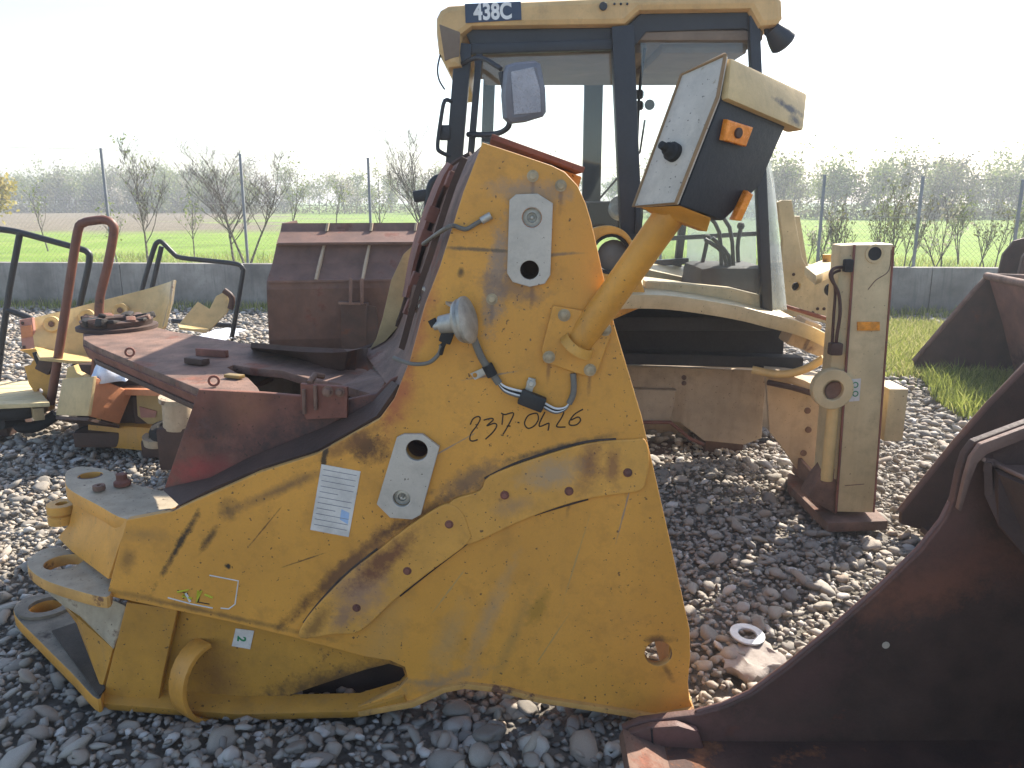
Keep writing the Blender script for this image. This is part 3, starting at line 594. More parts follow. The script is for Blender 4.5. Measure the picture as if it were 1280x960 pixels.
M['weld'] = mat('dark_weld', (.05, .035, .028), .7, mott=.5, mscale=30, bump=.6)
for pts in ([(606, 598), (640, 581), (668, 571), (700, 561), (735, 552), (770, 549)], [(380, 778), (400, 752), (431, 719), (472, 686)], [(586, 677), (539, 713), (500, 744)], [(735, 623), (690, 636), (668, 643)]): tube('weld_bead', spline([S.at(*q, .002) for q in pts], 6), .0045, 'weld', LF, 6)
for q in ((631, 617), (711, 612), (784, 589), (562, 653), (510, 711), (447, 757)): bolt(S.at(*q, .012), S.n, LF, 'rust_red', .009, .008)
for q in ((666, 220), (701, 232), (615, 374)): bolt(S.at(*q, .001), S.n, LF, 'boltpaint', .011, .006)
def pin(outer, holes, name, lbl):
    o = plate('pin_plate', S, [tuple(p)[:2] for p in outer], 'steel', LF, .016, [circ(S, *h[:2], h[2]) for h in holes], .002, .0165); o['label'] = lbl; return o
p1 = pin([(637, 250), (645, 243), (672, 242), (691, 254), (688, 343), (681, 354), (662, 358), (641, 352), (634, 341)], [(665, 272, .027), (662, 337, .026)], '', 'grey steel retainer plate with two holes near the tower top')
p2 = pin([(497, 545), (506, 541), (529, 541), (550, 557), (527, 641), (516, 647), (489, 645), (472, 628), (475, 618)], [(522, 561, .032), (503, 621, .026)], '', 'tilted grey steel retainer plate beside the paper label')
for q, r in (((665, 272), .026), ((503, 621), .025)): lathe('pin', S.at(*q, -.06), S.n, [(0, 0), (r, 0), (r, .06), (r * .55, .062), (r * .5, .052), (r * .2, .05), (r * .16, .075), (0, .076)], 'galv', LF, 20)
for q, r in (((662, 337), .03), ((522, 561), .036)): lathe('bore', S.at(*q, -.16), S.n, [(0, 0), (r, .002), (r, .13), (r + .012, .13), (r + .012, -.01), (0, -.01)], 'rust', LF, 20)
# lower far hole tube
# weld lip along the bottom
lip = [(868, 888), (818, 897), (756, 887), (672, 874), (627, 862), (581, 857), (556, 862), (518, 880), (450, 892)]
la = [S.at(*q, .016) + Vector((0, 0, -.002)) for q in lip]; lb = [S.at(*q, -.10) + Vector((0, 0, -.002)) for q in lip]
sheet('bottom_flange', la, lb, 'edge', LF, .018, .002)
# far side plate and inner webs of the tower
S2 = Fr(S.o - S.n * .6, S.u, S.v)
def back(q, c): p = S.at(*q); return p - S.n * c
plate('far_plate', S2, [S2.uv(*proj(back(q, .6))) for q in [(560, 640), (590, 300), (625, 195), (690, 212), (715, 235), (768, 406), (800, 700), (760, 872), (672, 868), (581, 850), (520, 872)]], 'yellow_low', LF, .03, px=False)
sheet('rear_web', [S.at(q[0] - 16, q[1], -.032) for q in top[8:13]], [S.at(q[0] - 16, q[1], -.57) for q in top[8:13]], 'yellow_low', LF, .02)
capf = [PY(613, 174, 2.36), PY(729, 216, 2.36)]
sheet('top_plate', [capf[0], capf[1]], [capf[0] + Vector((-.02, .5, .0)), capf[1] + Vector((-.02, .5, 0))], 'rust_red', LF, -.016, .002)
prism('top_gusset', [PY(680, 204, 2.45), PY(727, 221, 2.45), PY(722, 240, 2.45), PY(700, 236, 2.45)], (0, .3, 0), 'yellow', LF)
# front web of the tower: rusty strip from the near edge to the far edge
nearE = [(494, 500), (504, 470), (512, 451), (531, 381), (550, 332), (579, 240), (602, 181)]; farE = [(452, 437), (480, 426), (496, 410), (509, 375), (522, 308), (556, 220), (590, 193)]
nE = spline([S.at(x - 1, y, -.031) for x, y in nearE], 4); fE = spline([PY(*q, Y) for q, Y in zip(farE, (3.22, 3.18, 3.14, 3.08, 3.02, 2.95, 2.9))], 4)
sheet('front_web', nE, fE, 'rust', LF, .02)
tube('web_edge', [p + Vector((-.004, -.004, 0)) for p in fE], .011, 'rust_dark', LF, 6)
mid = lambda t: [a.lerp(b, t) + Vector((-.012, -.006, .012)) for a, b in zip(nE, fE)]
m1 = mid(.12); sheet('web_rail', m1[8:-2], [p + Vector((-.016, 0, .008)) for p in m1[8:-2]], 'rust_dark', LF, .012)
m2 = mid(.62); o = sheet('web_plate', m2[12:22], mid(.9)[12:22], 'rust_red', LF, -.012)
plate('outer_strip', FY(3.12), [(528, 310), (521, 335), (510, 376), (498, 408), (482, 426), (462, 437), (470, 424), (478, 398), (489, 350), (504, 318), (515, 308)], 'wood', LF, .03)
# ragged hardware on the web
for (x, y, t) in ((531, 297, .5), (520, 350, .5), (540, 268, .4), (565, 225, .5), (513, 385, .5)): box('lug', PY(x, y, 2.62), (.035, .03, .05), 'rust_red', LF, .004, (0, .4, .3))
# red inner side wall behind the yellow edge
W = Fr(S.o - S.n * .13, S.u, S.v)
M['innerwall'] = mat('inner_wall_rust', (.19, .075, .05), .75, mott=.4, mscale=6, rust=.5, rscale=5, rustcol=(.10, .055, .045), bump=.4, speck=1.0, streak=.3, streakcol=(.25, .13, .09), spots=[sp(330, 566, 75, 26, -22, (.045, .032, .03), .8, .85), sp(430, 530, 60, 22, -25, (.06, .04, .038), .8, .8), sp(285, 520, 26, 20, 0, (.28, .12, .06), .9, .6), sp(228, 605, 34, 14, -15, (.36, .06, .05), .7, .8), sp(252, 560, 14, 40, 15, (.05, .035, .03), .9, .6)])
plate('inner_wall', W, [(248, 487), (330, 491), (400, 497), (436, 499), (470, 492), (488, 474), (497, 470), (500, 490), (492, 508), (438, 552), (323, 600), (244, 635), (204, 614)], 'innerwall', LF, .02, bevel=.004)
fl = [(500, 486), (472, 526), (438, 546), (395, 570), (323, 593), (260, 620), (222, 639)]; fu = [(494, 478), (470, 504), (440, 521), (408, 537), (310, 577), (266, 600), (206, 613)]
sheet('edge_flange', [S.at(*q, -.031) for q in fl], [W.at(*q, .004) for q in fu], 'rust_dark', LF, .012)
o = plate('bolted_bracket', W, [(378, 478), (436, 482), (436, 520), (385, 522), (378, 505)], 'rust_red', LF, .02, off=.022)
for q in ((383, 492), (397, 487)): tube('stud', [W.at(q[0], q[1] - 8, .03), W.at(q[0] + 1, q[1] + 22, .03)], .006, 'rust', LF, 8)
bolt(W.at(412, 487, .022), W.n, LF, 'rust', .012, .02); bolt(W.at(427, 488, .022), W.n, LF, 'rust', .01)
tube('hook', [W.at(388, 478, .01), W.at(392, 470, -.02), W.at(400, 474, -.04)], .01, 'rust', LF, 8)
# nose deck with slewing ring
M['hbrass'] = mat('old_brass', (.3, .2, .07), .5, .4)
M['greasy'] = mat('greasy_black_steel', (.03, .023, .018), .7, mott=.5, mscale=20, rust=.35, rscale=15, rustcol=(.09, .05, .03), bump=.6, bscale=35)
D = FZ(.985)
deckout = [(248, 486), (175, 456), (118, 432), (104, 424), (104, 412), (118, 404), (150, 398), (192, 408), (215, 414), (318, 431), (372, 442), (420, 452), (458, 462), (470, 478), (452, 492), (424, 479), (385, 473), (352, 463), (316, 460), (292, 456), (284, 459), (296, 466), (310, 472), (322, 484), (326, 491)]
plate('nose_deck', D, deckout, 'rust', LF, .03, bevel=.003)
sk = [(330, 491), (248, 487), (175, 457), (118, 433), (103, 425), (103, 411)]
sheet('deck_skirt', [D.at(*q, -.028) for q in sk[1:]], [D.at(*q, -.028) + Vector((0, .03, -.055)) for q in sk[1:]], 'rust_red', LF, .015)
plate('nose_bottom', FZ(.92), [tuple(proj(D.at(*q, -.065))) for q in [(248, 486), (175, 456), (118, 432), (104, 412), (150, 400), (192, 408), (318, 431), (340, 450)]], 'rust_dark', LF, .02)
cr = PZ(147, 409, .99)
lathe('slewing_ring', cr, (0, 0, 1), [(.09, -.004), (.185, -.004), (.185, .012), (.16, .016), (.165, .04), (.15, .045), (.1, .042), (.09, .035), (.09, -.004)], 'rust_dark', LF, 32)
rgk = random.Random(9)
for k in range(17):
    a = 2 * math.pi * (k + rgk.uniform(-.25, .25)) / 17; box('ring_clamp', cr + Vector(((.135 + rgk.uniform(-.02, .02)) * math.cos(a), (.135 + rgk.uniform(-.02, .02)) * math.sin(a), .043)), (rgk.uniform(.04, .075), rgk.uniform(.03, .05), rgk.uniform(.015, .04)), 'greasy' if k % 3 else 'rust', LF, .009, (rgk.uniform(-.3, .3), rgk.uniform(-.3, .3), a + rgk.uniform(-.6, .6)))
for q in ((163, 447), (268, 484)): lathe('lifting_ring', D.at(*q, .022), (.3, -1, 0), [(.012, -.004), (.02, -.004), (.02, .004), (.012, .004), (.012, -.004)], 'rust_red', LF, 14)
box('deck_block', PZ(246, 451, 1.0), (.10, .04, .025), 'rust_dark', LF, .006, (0, 0, -.5)); box('deck_block', PZ(265, 441, 1.0), (.15, .02, .03), 'rust_red', LF, .004, (0, 0, -.35))
box('deck_block', PZ(293, 470, .995), (.07, .03, .012), 'hbrass', LF, .003, (0, 0, -.4))
# far wall of the nose, curving up into the tower
fwt = spline([PZ(314, 428, 1.05), PZ(372, 433, 1.06), PZ(430, 436, 1.07), PY(456, 437, 3.24)], 4); fwb = spline([PZ(318, 434, .97), PZ(372, 446, .97), PZ(424, 468, .965), PZ(462, 472, .96)], 4)
sheet('far_wall', fwt, fwb, 'rust_dark', LF, .02)
M['trough'] = mat('trough_painted_shade', (.035, .022, .018), .95, mott=.5, rust=.3, rustcol=(.08, .04, .025))  # near-black base paints in the shade of the openings, with some rust
prism('inner_floor', [Vector(q) for q in ((-1.02, 2.47, .72), (-.38, 2.44, .72), (-.42, 3.15, .72), (-1.05, 3.35, .72))], (0, 0, -.02), 'trough', LF)  # coloured dark so the deck opening looks shaded although sun reaches the floor
sheet('far_shade_skirt', [p + Vector((0, .015, -.01)) for p in fwb], [Vector((p.x, p.y + .015, .72)) for p in fwb], 'trough', LF, .015)  # added below the far wall to close the opening against the sun
prism('corner_gusset', [PZ(428, 482, .99), PZ(464, 461, .99), PZ(487, 470, 1.03), PZ(470, 494, 1.0)], (0, 0, -.02), 'rust', LF)
# hinge lugs at the left end
LZ = FZ(.64)
plate('upper_lug', LZ, [tuple(p)[:2] for p in spline([(81, 597, 0), (84, 588, 0), (98, 583, 0), (118, 584, 0), (137, 588, 0), (160, 600, 0), (182, 609, 0), (240, 622, 0), (200, 640, 0), (159, 649, 0), (120, 630, 0), (86, 611, 0)], 4, True)], 'cream', LF, .05, [circ(LZ, 113, 594, .04)], .004, edge_m='yellow')
prism('upper_web', [PY(88, 614, 2.62), PY(159, 652, 2.305), PY(135, 724, 2.31), PY(90, 690, 2.55), PY(72, 672, 2.66), PY(86, 655, 2.66), PY(92, 634, 2.66)], (.03, .02, 0), 'yellow', LF, .003)
lathe('collar', PZ(113, 594, .636), (0, 0, -1), ringp(.034, .045, .12), 'rust_dark', LF); lathe('bushing', PZ(80, 652, .47), (0, 0, 1), [(.02, 0), (.05, 0), (.05, .03), (.04, .035), (.05, .04), (.05, .07), (.02, .07), (.02, 0)], 'yellow_worn', LF)
lathe('stub', PZ(153, 606, .645), (0, 0, 1), [(0, 0), (.028, 0), (.028, .012), (.018, .02), (.018, .04), (0, .04)], 'rust_red', LF, 14); lathe('grease_plug', PZ(124, 612, .645), (0, 0, 1), [(.008, 0), (.02, 0), (.02, .016), (.008, .016), (.008, 0)], 'rust', LF, 12)
MZ = FZ(.41)
plate('middle_lug', MZ, [tuple(p)[:2] for p in spline([(34, 706, 0), (44, 691, 0), (64, 684, 0), (88, 688, 0), (118, 708, 0), (140, 722, 0), (140, 732, 0), (133, 746, 0), (92, 737, 0), (52, 723, 0)], 4, True)], 'cream', LF, .04, [circ(MZ, 80, 702, .06)], .004, edge_m='edge')
prism('middle_web', [PZ(46, 714, .36), PZ(53, 727, .35), PZ(97, 766, .28), PY(141, 804, 2.315), PY(157, 757, 2.33), PY(132, 746, 2.36)], (.0, .0, -.025), 'cream', LF, .003)
prism('middle_side', [PY(141, 811, 2.315), PZ(97, 772, .27), PZ(78, 755, .29), PZ(96, 780, .2), PZ(103, 790, .12), PY(127, 862, 2.315)], (.02, .03, 0), 'yellow_low', LF)
M['lowlug'] = mat('grimy_grey_paint', (.20, .165, .12), .75, mott=.45, mscale=9, rust=.4, rscale=7, rustcol=(.06, .045, .035), speck=.8)
BZ = FZ(.055)
plate('lower_lug', BZ, [tuple(p)[:2] for p in spline([(18, 768, 0), (24, 752, 0), (44, 744, 0), (70, 747, 0), (100, 775, 0), (126, 800, 0), (130, 850, 0), (122, 874, 0), (90, 842, 0), (50, 802, 0)], 4, True)], 'lowlug', LF, .05, [circ(BZ, 59, 759, .062)], .004, edge_m='yellow')
lathe('lug_boss', PZ(59, 759, .056), (0, 0, 1), ringp(.064, .10, .012), 'lowlug', LF)
M['soil'] = mat('dark_grime', (.06, .048, .036), .95, mott=.5, bump=.5)
prism('grime', [PZ(65, 790, .058), PZ(100, 778, .058), PZ(132, 862, .058), PZ(124, 872, .058)], (0, 0, .006), 'soil', LF)
# recessed lower box
Sb = Fr(S.o - S.n * .055, S.u, S.v); Sc = Fr(S.o - S.n * .02, S.u, S.v)
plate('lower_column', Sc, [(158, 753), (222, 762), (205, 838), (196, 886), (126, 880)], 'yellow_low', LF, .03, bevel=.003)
def sb(px, py, rx, ry, ang, c, soft=.35, op=1.0): p = Sb.at(px, py) - LO; k = .0025; return (tuple(p), (rx * k, .3, ry * k), R(ang), c, soft, op)
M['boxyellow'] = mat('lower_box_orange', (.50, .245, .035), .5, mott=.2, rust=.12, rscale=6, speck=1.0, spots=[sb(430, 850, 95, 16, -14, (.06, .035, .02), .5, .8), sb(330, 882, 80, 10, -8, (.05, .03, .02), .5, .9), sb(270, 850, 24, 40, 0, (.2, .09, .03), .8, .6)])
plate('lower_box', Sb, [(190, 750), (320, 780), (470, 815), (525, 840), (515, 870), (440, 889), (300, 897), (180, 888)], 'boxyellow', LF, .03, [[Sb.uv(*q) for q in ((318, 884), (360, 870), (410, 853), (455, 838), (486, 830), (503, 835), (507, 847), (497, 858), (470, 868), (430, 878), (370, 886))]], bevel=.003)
plate('slot_back', Fr(S.o - S.n * .15, S.u, S.v), [(290, 800), (530, 815), (530, 895), (290, 900)], 'trough', LF, .02)  # dark backing for the slot, its shade is in the colour
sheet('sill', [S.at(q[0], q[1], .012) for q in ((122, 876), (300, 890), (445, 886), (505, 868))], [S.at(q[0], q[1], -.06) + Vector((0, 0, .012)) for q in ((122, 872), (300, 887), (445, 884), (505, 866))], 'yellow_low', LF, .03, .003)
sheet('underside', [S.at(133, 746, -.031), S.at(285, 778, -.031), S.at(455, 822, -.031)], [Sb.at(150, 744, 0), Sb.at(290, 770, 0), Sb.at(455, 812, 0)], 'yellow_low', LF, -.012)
# lifting eye
ec = Sb.at(262, 846, .01); ax = Vector((.8, -.6, .05)).normalized(); outd = Vector((-.6, -.8, 0)); er = []
for k in range(13):
    a = math.pi * (k / 12 - .5); er.append(ec + Vector((0, 0, .125 * math.sin(a))) + outd * (.10 * math.cos(a)))
sheet('lifting_eye', [p - ax * .04 for p in er], [p + ax * .04 for p in er], 'yellow', LF, .016, .003)
# stickers and writing
o = plate('paper_label', S, [(402, 580), (451, 589), (436, 671), (388, 662)], 'paper', LF, .0012, bevel=.0002, off=.0022); o['label'] = 'creased white printed paper label'
for k in range(11):
    t = (k + .8) / 12; a = (402 + (388 - 402) * t, 580 + (662 - 580) * t); b = (451 + (436 - 451) * t, 589 + (671 - 589) * t); f = .55 if k in (4, 7) else .92
    pt = [(a[0] + (b[0] - a[0]) * q, a[1] + (b[1] - a[1]) * q) for q in (.07, f)]
    plate('print_line', S, [pt[0], pt[1], (pt[1][0] - .15, pt[1][1] + .9), (pt[0][0] - .15, pt[0][1] + .9)], 'greyink', o, .0004, bevel=.0001, off=.0027)
plate('print_patch', S, [(427, 636), (437, 641), (435, 655), (425, 649)], mat('pale_blue_print', (.35, .48, .68), .6), o, .0004, bevel=.0001, off=.0027)
st = plate('small_sticker', Sb, [(295, 785), (318, 788), (313, 811), (290, 807)], 'paper', LF, .001, bevel=.0002, off=.003)
text('number', '2', Sb, 302, 798, .038, 'green_ink', st, .0036, R(-100), .0012)
strokes = ['178,580 200,535 240,515 258,535 230,590 185,650 175,700 200,712 238,700', '285,545 345,530 360,545 310,590 370,570 390,590 360,640 300,697', '425,488 455,500 525,490 480,590 440,658', '470,592 500,592', '440,500 432,580', '555,562 572,566',
           '690,490 640,510 612,570 640,610 690,590 722,540 715,495 690,490', '775,480 735,560 735,595 800,570 808,580 800,628', '850,490 890,470 925,480 905,530 870,585 880,600 940,600', '1080,457 1010,500 970,560 980,585 1030,580 1060,545 1040,520 985,545']
for s_ in strokes:
    pts = [tuple(map(float, q.split(','))) for q in s_.split()]; tube('handwriting', [S.at(560 + x / 6.4, 440 + y / 6.4, .0006) for x, y in pts], .0021, 'ink', LF, 6, 5)
# worn decal outline and marks near the left end
for pts in ([(262, 719), (298, 726), (294, 755), (286, 761), (276, 760)], [(266, 760), (240, 755), (210, 747)]): tube('decal_edge', [S.at(*q, .0004) for q in pts], .0022, 'white', LF, 5)
for pts, w in (([(222, 740), (236, 737), (228, 745), (240, 748)], 'yellow_ink'), ([(248, 738), (246, 752), (252, 738)], 'yellow_ink'), ([(232, 741), (238, 752)], 'white'), ([(256, 743), (266, 747)], 'yellow_ink'), ([(245, 752), (262, 755)], 'ink'), ([(222, 738), (235, 742), (229, 748)], 'ink'), ([(251, 737), (248, 752)], 'ink')):
    tube('decal_scrap', [S.at(*q, .0006) for q in pts], .004 if w != 'ink' else .0018, w, LF, 5)
# lamp post, arm and work lamp housing
bp = plate('lamp_base', S, [(691, 381), (727, 387), (762, 420), (746, 466), (731, 469), (679, 451), (677, 435)], 'yellow', LF, .014, bevel=.003, off=.0145)
for q in ((705, 393), (686, 445), (737, 461), (756, 411)): bolt(S.at(*q, .015), S.n, bp, 'boltpaint', .012, .008)
a0 = S.at(724, 428, -.01); a1 = PY(842, 262, 2.11); tube('lamp_arm', [a0, a0.lerp(a1, .04), a1], [.044, .041, .041], 'yellow', LF, 24)
lathe('weld', S.at(723, 429, .012), (a1 - a0), [(.04, -.012), (.054, -.012), (.044, .012), (.04, .012), (.04, -.012)], 'yellow_worn', LF)
Yf, Yb = 2.03, 2.17
w = [PY(912, 72, 2.05), PY(902, 125, 2.03), PY(850, 257, 2.0), PY(797, 261, 2.12), PY(857, 97, 2.14)]
bv = PY(985, 160, 2.17) - w[1]
hb = poly('lamp_housing', [*w, w[0] + bv * 1.0, w[1] + bv * .96, PY(950, 235, 2.15), PY(905, 276, 2.1), w[3] + bv * .62, w[4] + bv * 1.0], [[0, 1, 2, 3, 4], [0, 5, 6, 1], [1, 6, 7, 8, 2], [2, 8, 9, 3], [3, 9, 10, 4], [4, 10, 5, 0], [5, 10, 9, 8, 7, 6]], 'navy', LF, .008)
nw = (w[3] - w[2]).cross(w[1] - w[2]).normalized(); nw = nw if nw.y < 0 else -nw
wp = [p + nw * .004 for p in w]
M['hrust'] = mat('rim_brown', (.28, .17, .08), .6, rust=.4, rscale=12)
M['chipwhite'] = mat('chipped_white_paint', (.54, .475, .39), .6, mott=.12, mscale=12, rust=.3, rscale=20, rustcol=(.30, .24, .17), speck=1.0, speckcol=(.12, .10, .09), streak=.6, streakcol=(.42, .36, .28))
sp_ = prism('side_cover', wp, nw * .012, 'chipwhite', LF, .004)
tube('cover_rim', [p + nw * .012 for p in spline(wp + [], 1, True)] + [wp[0] + nw * .012], .0045, 'hrust', sp_, 8)
kn = PY(841, 190, 2.06); lathe('cable_gland', kn - nw * .012, nw, [(0, 0), (.024, 0), (.024, .02), (.019, .024), (.016, .036), (.011, .04), (.010, .056), (0, .058)], 'rubber', sp_, 18)
hn_ = bv.cross(w[0] - w[1]).normalized(); hn_ = hn_ if hn_.y < 0 else -hn_
hq = [w[0] + hn_ * .004, w[0] + bv * 1.18 + hn_ * .004, w[1] + bv * 1.15 + hn_ * .02 , w[1] + hn_ * .02]
hd = hexa('lamp_hood', hq, [p - hn_ * .05 for p in hq], mat('hood_yellow', (.64, .45, .21), .5, rust=.05, streak=.3, spots=[(tuple((w[0] + bv * .9 + (w[1] - w[0]) * .55) - LO), (.045, .2, .008), R(20), (.06, .055, .06), .5, .95), (tuple((w[0] + bv * 1.05 + (w[1] - w[0]) * .8) - LO), (.02, .2, .012), R(20), (.06, .055, .06), .6, .9)]), LF, .008)
# indicator lenses on the dark face
fn = (w[2] - w[1]).cross(bv).normalized(); fn = fn if fn.y < 0 else -fn
dfr = Fr(w[1] + fn * .003, bv, w[1] - w[2])
if dfr.n.y > 0: dfr = Fr(w[1] + fn * .003, -bv, w[1] - w[2])
il = plate('indicator_lens', dfr, [(905, 149), (937, 159), (928, 183), (900, 175)], 'orange', LF, .02, bevel=.004, off=.014)
lathe('bulb', dfr.at(917, 166, .014), dfr.n, disc(.013, .006), 'hose', il, 14)
plate('indicator_lens', Fr(PY(927, 258, 2.1), (1, .25, -.1), (.35, 0, 1)), [(933, 238), (940, 243), (925, 276), (915, 275)], 'orange', LF, .03, bevel=.005, off=.01)
hexa('lamp_bracket', [PY(801, 259, 2.10), PY(850, 257, 2.0), PY(889, 272, 2.04), PY(884, 290, 2.05)], [p + Vector((0, .05, -.004)) for p in (PY(815, 264, 2.12), PY(846, 262, 2.05), PY(888, 276, 2.1), PY(880, 288, 2.1))], 'yellow', LF, .004)
# horn, wiring and oddments on the plate
hx = Vector((.93, -.3, .22)).normalized(); hc = S.at(583, 396, .07)
lathe('horn', hc - hx * .062, hx, [(0, -.03), (.012, -.03), (.012, -.012), (.026, -.01), (.028, .03), (.036, .04), (.058, .046), (.062, .054), (.058, .062), (.066, .066), (.066, .074), (.05, .082), (.02, .086), (0, .086)], 'galv', LF, 28)
tube('horn_plug', [hc - hx * .09, hc - hx * .10 + Vector((0, 0, .02))], .012, 'rubber', LF, 10)
box('horn_connector', S.at(562, 413, .05), (.035, .03, .055), 'rubber', LF, .005, (0, .35, 0))
prism('horn_bracket', [PY(516, 356, 2.5), PY(536, 362, 2.46), PY(530, 392, 2.46), PY(509, 390, 2.5)], (.004, .01, 0), 'rust', LF, .002)
for q in ((522, 372), (526, 383), (517, 384)): bolt(PY(q[0], q[1], 2.475), (0, -1, 0), LF, 'galv', .006, .006)
bar('horn_arm', PY(531, 360, 2.46), S.at(573, 381, .05), .022, .008, 'galv', LF)
tube('wire', [S.at(554, 428, .04), S.at(550, 440, .03), S.at(537, 451, .03), S.at(515, 452, .03), S.at(492, 447, 0)], .006, 'greyhose', LF, 8, 5)
tube('wire', [S.at(562, 418, .05), S.at(556, 428, .04), S.at(552, 440, .03)], .007, 'rubber', LF, 8, 4)
tube('rod', [PY(529, 305, 2.55), S.at(555, 287, .01), S.at(567, 282, .012), S.at(576, 285, .012), S.at(584, 286, .012), S.at(596, 279, .012), S.at(603, 275, .012)], .0065, 'greyhose', LF, 8, 4)
tube('rod_end', [S.at(602, 276, .012), S.at(614, 269, .012)], .011, 'galv', LF, 10)
tube('conduit', [S.at(588, 404, .03), S.at(594, 425, .02), S.at(603, 447, .015), S.at(613, 462, .013), S.at(624, 478, .013)], .011, 'greyhose', LF, 12, 6)
lathe('tape_band', S.at(609, 455, .014), (.45, 0, -.9), [(.01, 0), (.016, 0), (.016, .035), (.01, .035), (.01, 0)], 'rubber', LF, 12)
plate('clip', S, [(588, 466), (606, 458), (610, 466), (594, 474)], 'galv', LF, .003, [circ(S, 594, 468, .007, 12)], .0006, .012)
for k, (c, dy) in enumerate((('white', 0), ('rubber', 3), ('white', 6), ('greyhose', 8))):
    tube('wire', [S.at(622, 474 + dy * .3, .014), S.at(632, 482 + dy * .8, .016), S.at(653, 488 + dy, .014)], .0035, c, LF, 6, 5)
    tube('wire', [S.at(680, 502 + dy * .8, .014), S.at(694, 509 + dy * .7, .014), S.at(706, 508 + dy * .3, .014), S.at(712, 502, .014)], .0035, c, LF, 6, 5)
box('connector', S.at(665, 499, .016), (.075, .028, .045), 'black', LF, .005, (0, R(22), 0))
tube('conduit', [S.at(711, 503, .014), S.at(716, 492, .014), S.at(717, 480, .013), S.at(716, 466, .01)], .009, 'greyhose', LF, 10, 4)
box('clip', S.at(663, 480, .008), (.022, .006, .04), 'galv', LF, .002, (0, R(15), 0)); bolt(S.at(664, 478, .011), S.n, LF, 'galv', .009, .008)

# ================================================================== THE BACKHOE MACHINE BEHIND
BH = thing('backhoe_loader', 'faded yellow backhoe loader body with glazed cab, wheels removed, behind the loader frame', 'backhoe loader', (1.0, 4.9, 0))
Cn = FY(4.36)                                        # near side of the cab
ro = [(545, 40), (545, 22), (550, 12), (560, 6), (600, 3), (760, -4), (970, -10), (979, 0), (980, 22), (972, 32), (950, 34), (938, 12), (800, 14), (782, 31), (590, 34), (577, 44), (575, 66), (578, 84), (560, 86), (548, 66)]
M['roofpaint'] = mat('cab_roof_yellow', (.62, .40, .17), .5, rust=.05, streak=.3, streakcol=(.2, .15, .1))
roof = plate('roof', FY(4.30), ro, 'roofpaint', BH, 1.5, bevel=.03)
z0 = PY(700, 46, 4.33).z
xl, xr = PY(585, 40, 4.36).x, PY(955, 40, 4.36).x
box('roof_lining', ((xl + xr) / 2, 5.05, z0 + .015), (xr - xl, 1.36, .05), 'lining', BH, .01)
# headliner lobes
for a, b in ((xl + .04, xl + .93), (xl + 1.0, xr - .05)): box('headliner', ((a + b) / 2, 5.05, z0 - .03), (b - a, 1.2, .06), 'lining', BH, .025)
plate('header_rail', Cn, [(580, 36), (782, 34), (802, 16), (938, 14), (952, 36), (948, 46), (930, 36), (808, 40), (795, 56), (590, 60)], 'navy', BH, .05, bevel=.006)
def post(name, p, q, w, d, m='navy', Y=4.36, Y2=None): return bar(name, PY(*p, Y), PY(*q, Y2 or Y), w, d, m, BH, up=(0, 1, 0), bevel=.008)
post('pillar', (580, 55), (566, 222), .085, .07); post('pillar', (600, 60), (586, 222), .035, .04)
post('pillar', (777, 34), (789, 300), .112, .09); post('pillar', (941, 20), (958, 390), .055, .06)
post('pillar', (742, 96), (738, 285), .125, .08, 'navy', 5.72); post('pillar', (875, 96), (846, 340), .05, .06, 'navy', 5.72); post('pillar', (612, 92), (606, 260), .08, .06, 'navy', 5.72)
post('door_bar', (583, 62), (775, 56), .05, .05)
bar('header_rail', PY(606, 100, 5.72), PY(880, 98, 5.72), .06, .06, 'navy', BH, bevel=.006)
for Y in (4.4,):
    bar('side_rail', PY(560, 226, Y), PY(556, 236, 5.72), .06, .05, 'navy', BH)
# glazing
plate('door_glass', FY(4.40), [(592, 62), (772, 58), (783, 300), (600, 300)], 'glass', BH, .006, bevel=.001)
plate('rear_side_glass', FY(4.40), [(800, 44), (938, 38), (953, 372), (812, 350)], 'glass', BH, .006, bevel=.001)
g = Fr(PY(956, 385, 4.40), (1, .9, 0), (0, 0, 1)); plate('rear_window', g, [(953, 150), (968, 228), (984, 388), (962, 387)], 'dirtyglass', BH, .008, bevel=.001)
plate('far_glass', FY(5.74), [(748, 105), (840, 104), (842, 345), (748, 290)], 'glass', BH, .006, bevel=.001)
plate('far_glass', FY(5.74), [(862, 235), (945, 240), (945, 335), (858, 330)], 'dirtyglass', BH, .006, bevel=.001)
# roof details: number plaque, work lamp, vents
pq = plate('number_plaque', FY(4.30), [(581, 5), (651, 2), (652, 25), (582, 29)], 'decalblue', BH, .004, bevel=.0008, off=.0045)
text('lettering', '438C', FY(4.30), 616, 15.5, .105, 'white', pq, .0053, R(2.2), .0035, .82)
lathe('roof_plug', PY(754, 8, 4.297), (0, -1, 0), disc(.02, .01), 'navy', BH, 16)
for x in (768, 776, 784): lathe('rivet', PY(x, 5, 4.297), (0, -1, 0), disc(.006, .006), 'navy', BH, 10)
wl_ = lathe('work_lamp', PY(972, 44, 4.36), (.6, .2, -.55), [(0, -.05), (.04, -.05), (.062, .01), (.07, .05), (.06, .06), (0, .055)], 'navy', BH, 20)
tube('lamp_stalk', [PY(960, 30, 4.38), PY(958, 42, 4.36), PY(968, 46, 4.36)], .012, 'navy', BH, 8, 3)
prism('front_lamp_recess', [PY(549, 30, 4.298), PY(575, 40, 4.298), PY(574, 70, 4.298), PY(556, 76, 4.298)], (0, .02, 0), 'lining', BH, .004)
tube('loose_wire', [PY(551, 66, 4.33), PY(547, 85, 4.3), PY(549, 100, 4.3), PY(556, 112, 4.3)], .005, 'navy', BH, 6, 5)
